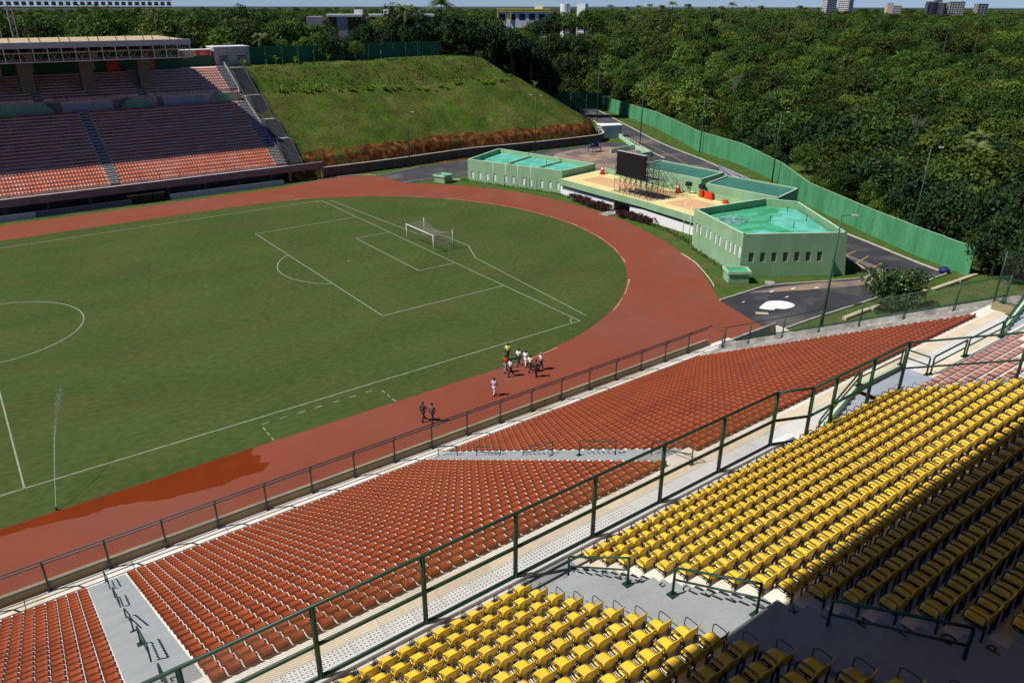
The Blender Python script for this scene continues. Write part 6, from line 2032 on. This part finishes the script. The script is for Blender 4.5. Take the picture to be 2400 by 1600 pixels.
# ================================================================== SPRINKLER JET
sj = MB()
jm = bpy.data.materials.new("water_spray"); jm.use_nodes = True
nt = jm.node_tree; nb_ = nt.nodes["Principled BSDF"]; nb_.inputs["Base Color"].default_value = (.8, .85, .85, 1); nb_.inputs["Alpha"].default_value = .5; nb_.inputs["Roughness"].default_value = .3
gj = random.Random(2)
t = thing("sprinkler", "sprinkler head at the pitch edge throwing a tall thin water jet", "sprinkler", (1.45, -38.25, 0))
mb = MB(); mb.tube([(1.45, -38.25, 0), (1.45, -38.25, .25)], .07, 8); mb.build("head", M['black'], t)
def jp(s_, j=0):
    return Vector((1.45 + 4.2 * s_, -38.25 + 15.5 * s_, .25 + 14.5 * s_ - 12.0 * s_ * s_))
for k in range(620):
    s_ = gj.random() ** .8 * .62
    p = jp(s_) + Vector((gj.gauss(0, .02 + .35 * s_ * s_), gj.gauss(0, .02 + .35 * s_ * s_), gj.gauss(0, .03 + .5 * s_ * s_) - (.9 * s_ * gj.random() ** 3)))
    r_ = .009 + .008 * gj.random() * (1 - s_ * .5)
    sj.add([p + Vector((r_, 0, 0)), p + Vector((0, r_, 0)), p + Vector((-r_, 0, 0)), p + Vector((0, -r_, 0)), p + Vector((0, 0, r_ * 2.4)), p - Vector((0, 0, r_ * 2.4))], [(0, 1, 4), (1, 2, 4), (2, 3, 4), (3, 0, 4), (1, 0, 5), (2, 1, 5), (3, 2, 5), (0, 3, 5)])
pts_ = [jp(s_) for s_ in np.linspace(0, .33, 12)]
sj.tube(pts_, [.017 - .0008 * i for i in range(12)], 5)
tag(sj.build("water_jet", jm, t), kind="stuff")

# ================================================================== FAR BUILDINGS
def bldg(name, label, cx, cy, z0, w_, d_, h, rz, wallm, rows=0, cols=0, roofm=None, group=None, balcony=False):
    t = thing(name, label, "building", (cx, cy, z0), rz, group)
    mb = MB(); mb.mm((-w_ / 2, -d_ / 2, 0), (w_ / 2, d_ / 2, h)); link("wall", mb.mesh("wall", wallm), t)
    mb = MB(); mb.mm((-w_ / 2 - .2, -d_ / 2 - .2, h), (w_ / 2 + .2, d_ / 2 + .2, h + .35)); link("roof", mb.mesh("roof", roofm or wallm), t)
    if rows:
        ww, hh = w_ / cols, h / rows
        b0 = MB(); b0.mm((-ww * .32, -.15, -hh * .26), (ww * .32, .05, hh * .26)); wm = b0.mesh("window", M['glass'])
        b1 = MB(); b1.mm((-.05, -ww * .32, -hh * .26), (.15, ww * .32, hh * .26)); wm2 = b1.mesh("window", M['glass'])
        b2 = MB(); b2.mm((-ww * .45, -.9, -.15), (ww * .45, 0, .45)); bm_ = b2.mesh("balcony", wallm)
        nside = max(1, int(d_ / ww))
        for r__ in range(rows):
            z = hh * (r__ + .5)
            for c_ in range(cols):
                o = link("window", wm, t, (-w_ / 2 + ww * (c_ + .5), -d_ / 2, z))
                if balcony and c_ % 3 != 1: link("balcony", bm_, t, (-w_ / 2 + ww * (c_ + .5), -d_ / 2, z - hh * .42))
            for c_ in range(nside):
                link("window", wm2, t, (w_ / 2, -d_ / 2 + d_ / nside * (c_ + .5), z)); link("window", wm2, t, (-w_ / 2 - .1, -d_ / 2 + d_ / nside * (c_ + .5), z))
    return t
mt_pale = mat("pale_tower_wall", (.55, .53, .52), .8, .08, .2); mt_cream = mat("cream_tower_wall", (.60, .46, .36), .8, .08, .2); mt_dark = mat("dark_tower_wall", (.12, .11, .14), .8, .08, .2); mt_grey = mat("greyish_tower_wall", (.36, .35, .33), .8, .08, .2)
# walls turned to face the camera's side
def face(x, y): return math.atan2(y - CAM.y, x - CAM.x) - math.pi / 2
for (lab, x, y, z0, w_, d_, top, m_, rows, cols, dr) in [
    ("pale high rise tower on the horizon, leftmost of the pair at the left end", 1269, 711, -4, 17, 16, 44, mt_pale, 15, 5, .5), ("pale high rise tower on the horizon, right of the leftmost pair", 1283, 689, -4, 18, 16, 42, mt_pale, 15, 5, -.45),
    ("cream apartment tower with blank left face on the horizon", 1316, 631, -4, 9, 14, 34.5, mt_cream, 0, 0, .25), ("low grey apartment tower right of the cream tower", 1322, 620, -4, 12, 12, 31, mt_grey, 11, 5, 0),
    ("dark apartment tower with white balconies on the horizon", 1345, 577, -4, 13, 14, 37, mt_dark, 13, 4, .3), ("dark apartment tower's taller rear block on the horizon", 1352, 570, -4, 9, 12, 43, mt_dark, 0, 0, .3), ("second dark balcony tower joined on the right on the horizon", 1353, 562, -4, 10, 13, 35.5, mt_dark, 13, 3, -.2),
    ("grey beige apartment tower beside the mast", 1362, 545, -4, 22, 14, 37, mt_grey, 13, 6, .25), ("slim grey tower with striped floors at the right end of the horizon", 1374, 512, -4, 16, 12, 34, mt_grey, 12, 3, .5)]:
    bldg("apartment_tower", lab, x, y, z0, w_, d_, top - z0, face(x, y) + dr, m_, rows, cols, mt_pale, "apartment towers on the horizon", balcony=(m_ is mt_dark and rows > 0))
mb = MB(); mb.bar((1363.5, 537.6, 0), (1363.5, 537.6, 45), 1.0); mb.bar((1363.5, 537.6, 44), (1363.5, 537.6, 56), .4); tag(mb.build("radio_mast", M['fascia']), "thin radio mast between two apartment towers on the horizon", "mast")
# school-like block behind the hill
sc_ = thing("long_campus_block", "long low building with white roof beams and brown infill seen above the hill", "building", (107, 114, 20))
fz = face(107, 114)
def loc2(t, d, z): # along facade
    c, s__ = math.cos(fz), math.sin(fz); return (107 + c * t - s__ * d, 114 + s__ * t + c * d, z)
def cbox(t0, t1, d0, d1, z0, z1, m, nm):
    mb = MB(); p = loc2((t0 + t1) / 2, (d0 + d1) / 2, (z0 + z1) / 2); mb.box(p, (t1 - t0, d1 - d0, z1 - z0), fz); return mb.build(nm, m, sc_)
mt_brown = mat("brown_infill", (.16, .10, .07), .9, .1, .5)
cbox(-14.5, 15, 1.5, 9, 20, 27.9, mt_brown, "wall")
for t0, t1 in ((-19.6, -15.6), (-11.5, -8.6), (2.6, 5.6), (12.0, 15.2)): cbox(t0, t1, -.5, 8, 20, 28.2, M['greywall'], "wall")
for t0, t1 in ((-14.3, -4.6), (-2.8, 15.4)): cbox(t0, t1, -.8, 9, 28.2, 28.75, M['purewhite'], "roof")
for t0 in (-6.7, 1.4): cbox(t0, t0 + 2.3, 2, 5, 28.75, 30.0, M['purewhite'], "water_tank")
for k in range(22): cbox(-14 + 1.3 * k, -13.75 + 1.3 * k, .8, 1.4, 27.2, 28.2, M['greywall'], "roof_rib")
cbox(-4.6, 2.5, 1.2, 1.45, 24, 26.5, M['glass'], "window")
yb = thing("yellow_campus_block", "white and yellow flat roofed block in the trees below the skyline", "building", (183, 148, 20)); fz = face(183, 148)
def ybox(t0, t1, d0, d1, z0, z1, m, nm):
    c, s__ = math.cos(fz), math.sin(fz); mb = MB(); t, d = (t0 + t1) / 2, (d0 + d1) / 2; mb.box((183 + c * t - s__ * d, 148 + s__ * t + c * d, (z0 + z1) / 2), (t1 - t0, d1 - d0, z1 - z0), fz); return mb.build(nm, m, yb)
M['ypaint'] = mat("yellow_building_paint", (.62, .55, .08), .8)
ybox(-9.2, 10, 0, 8, 20, 29.0, M['white'], "wall")
for z in (28.9, 29.6): ybox(-9.4, 10.2, -.5, 8, z, z + .3, M['ypaint'], "roof_band")
for t0 in (-9.3, -4.6): ybox(t0, t0 + .5, -.45, 0, 25.5, 29.2, M['ypaint'], "column")
for k in range(5): ybox(-8.4 + 3.6 * k, -6.2 + 3.6 * k, -.06, .1, 26.2, 28.2, M['glass'], "window")
ybox(4.6, 7.4, 2, 5, 29.9, 31.6, M['purewhite'], "water_tank")
for k, (px, w_) in enumerate(((196.6, 3.6), (201.0, 3.2))):
    y_ = 140 - 4.6 * k
    mb = MB(); mb.tube([(px, y_, 20), (px, y_, 31.6)], w_ / 2, 16) if k == 0 else mb.box((px, y_, 25.8), (w_, w_, 11.6), .5); tag(mb.build("water_tower", M['purewhite']), ["round white water tower right of the yellow block", "square white water tower right of the round one"][k], "water tower")
# scattered pale houses towards the horizon, upper left
gh = random.Random(17)
for k in range(46):
    az = R(gh.uniform(66, 92)); dist = gh.uniform(520, 1600)
    x, y = CAM.x + dist * math.cos(az), CAM.y + dist * math.sin(az); z = terr(x, y)
    w_, d_, h = gh.uniform(7, 16), gh.uniform(6, 10), gh.uniform(3.5, 6.5)
    bldg("house", "small pale house among the distant trees toward the upper left horizon", x, y, z + 5.0, w_, d_, h, gh.uniform(0, 3), M['white'] if gh.random() < .6 else mt_cream, 0, 0, M['soil'] if gh.random() < .5 else M['purewhite'], "distant pale houses")
hb = bldg("warehouse", "wide white roofed hall on the distant horizon", 440, 695, 14, 34, 20, 10.5, face(440, 695), M['purewhite'], 0, 0, M['purewhite'])
# pale roof strip between the hilltop trees
mb = MB(); mb.mm((101, 99, 19), (115, 104, 20.6)); o = mb.build("low_shed", M['conc']); tag(o, "low pale shed roof glimpsed between the hilltop trees", "shed")
bpy.context.view_layer.update()
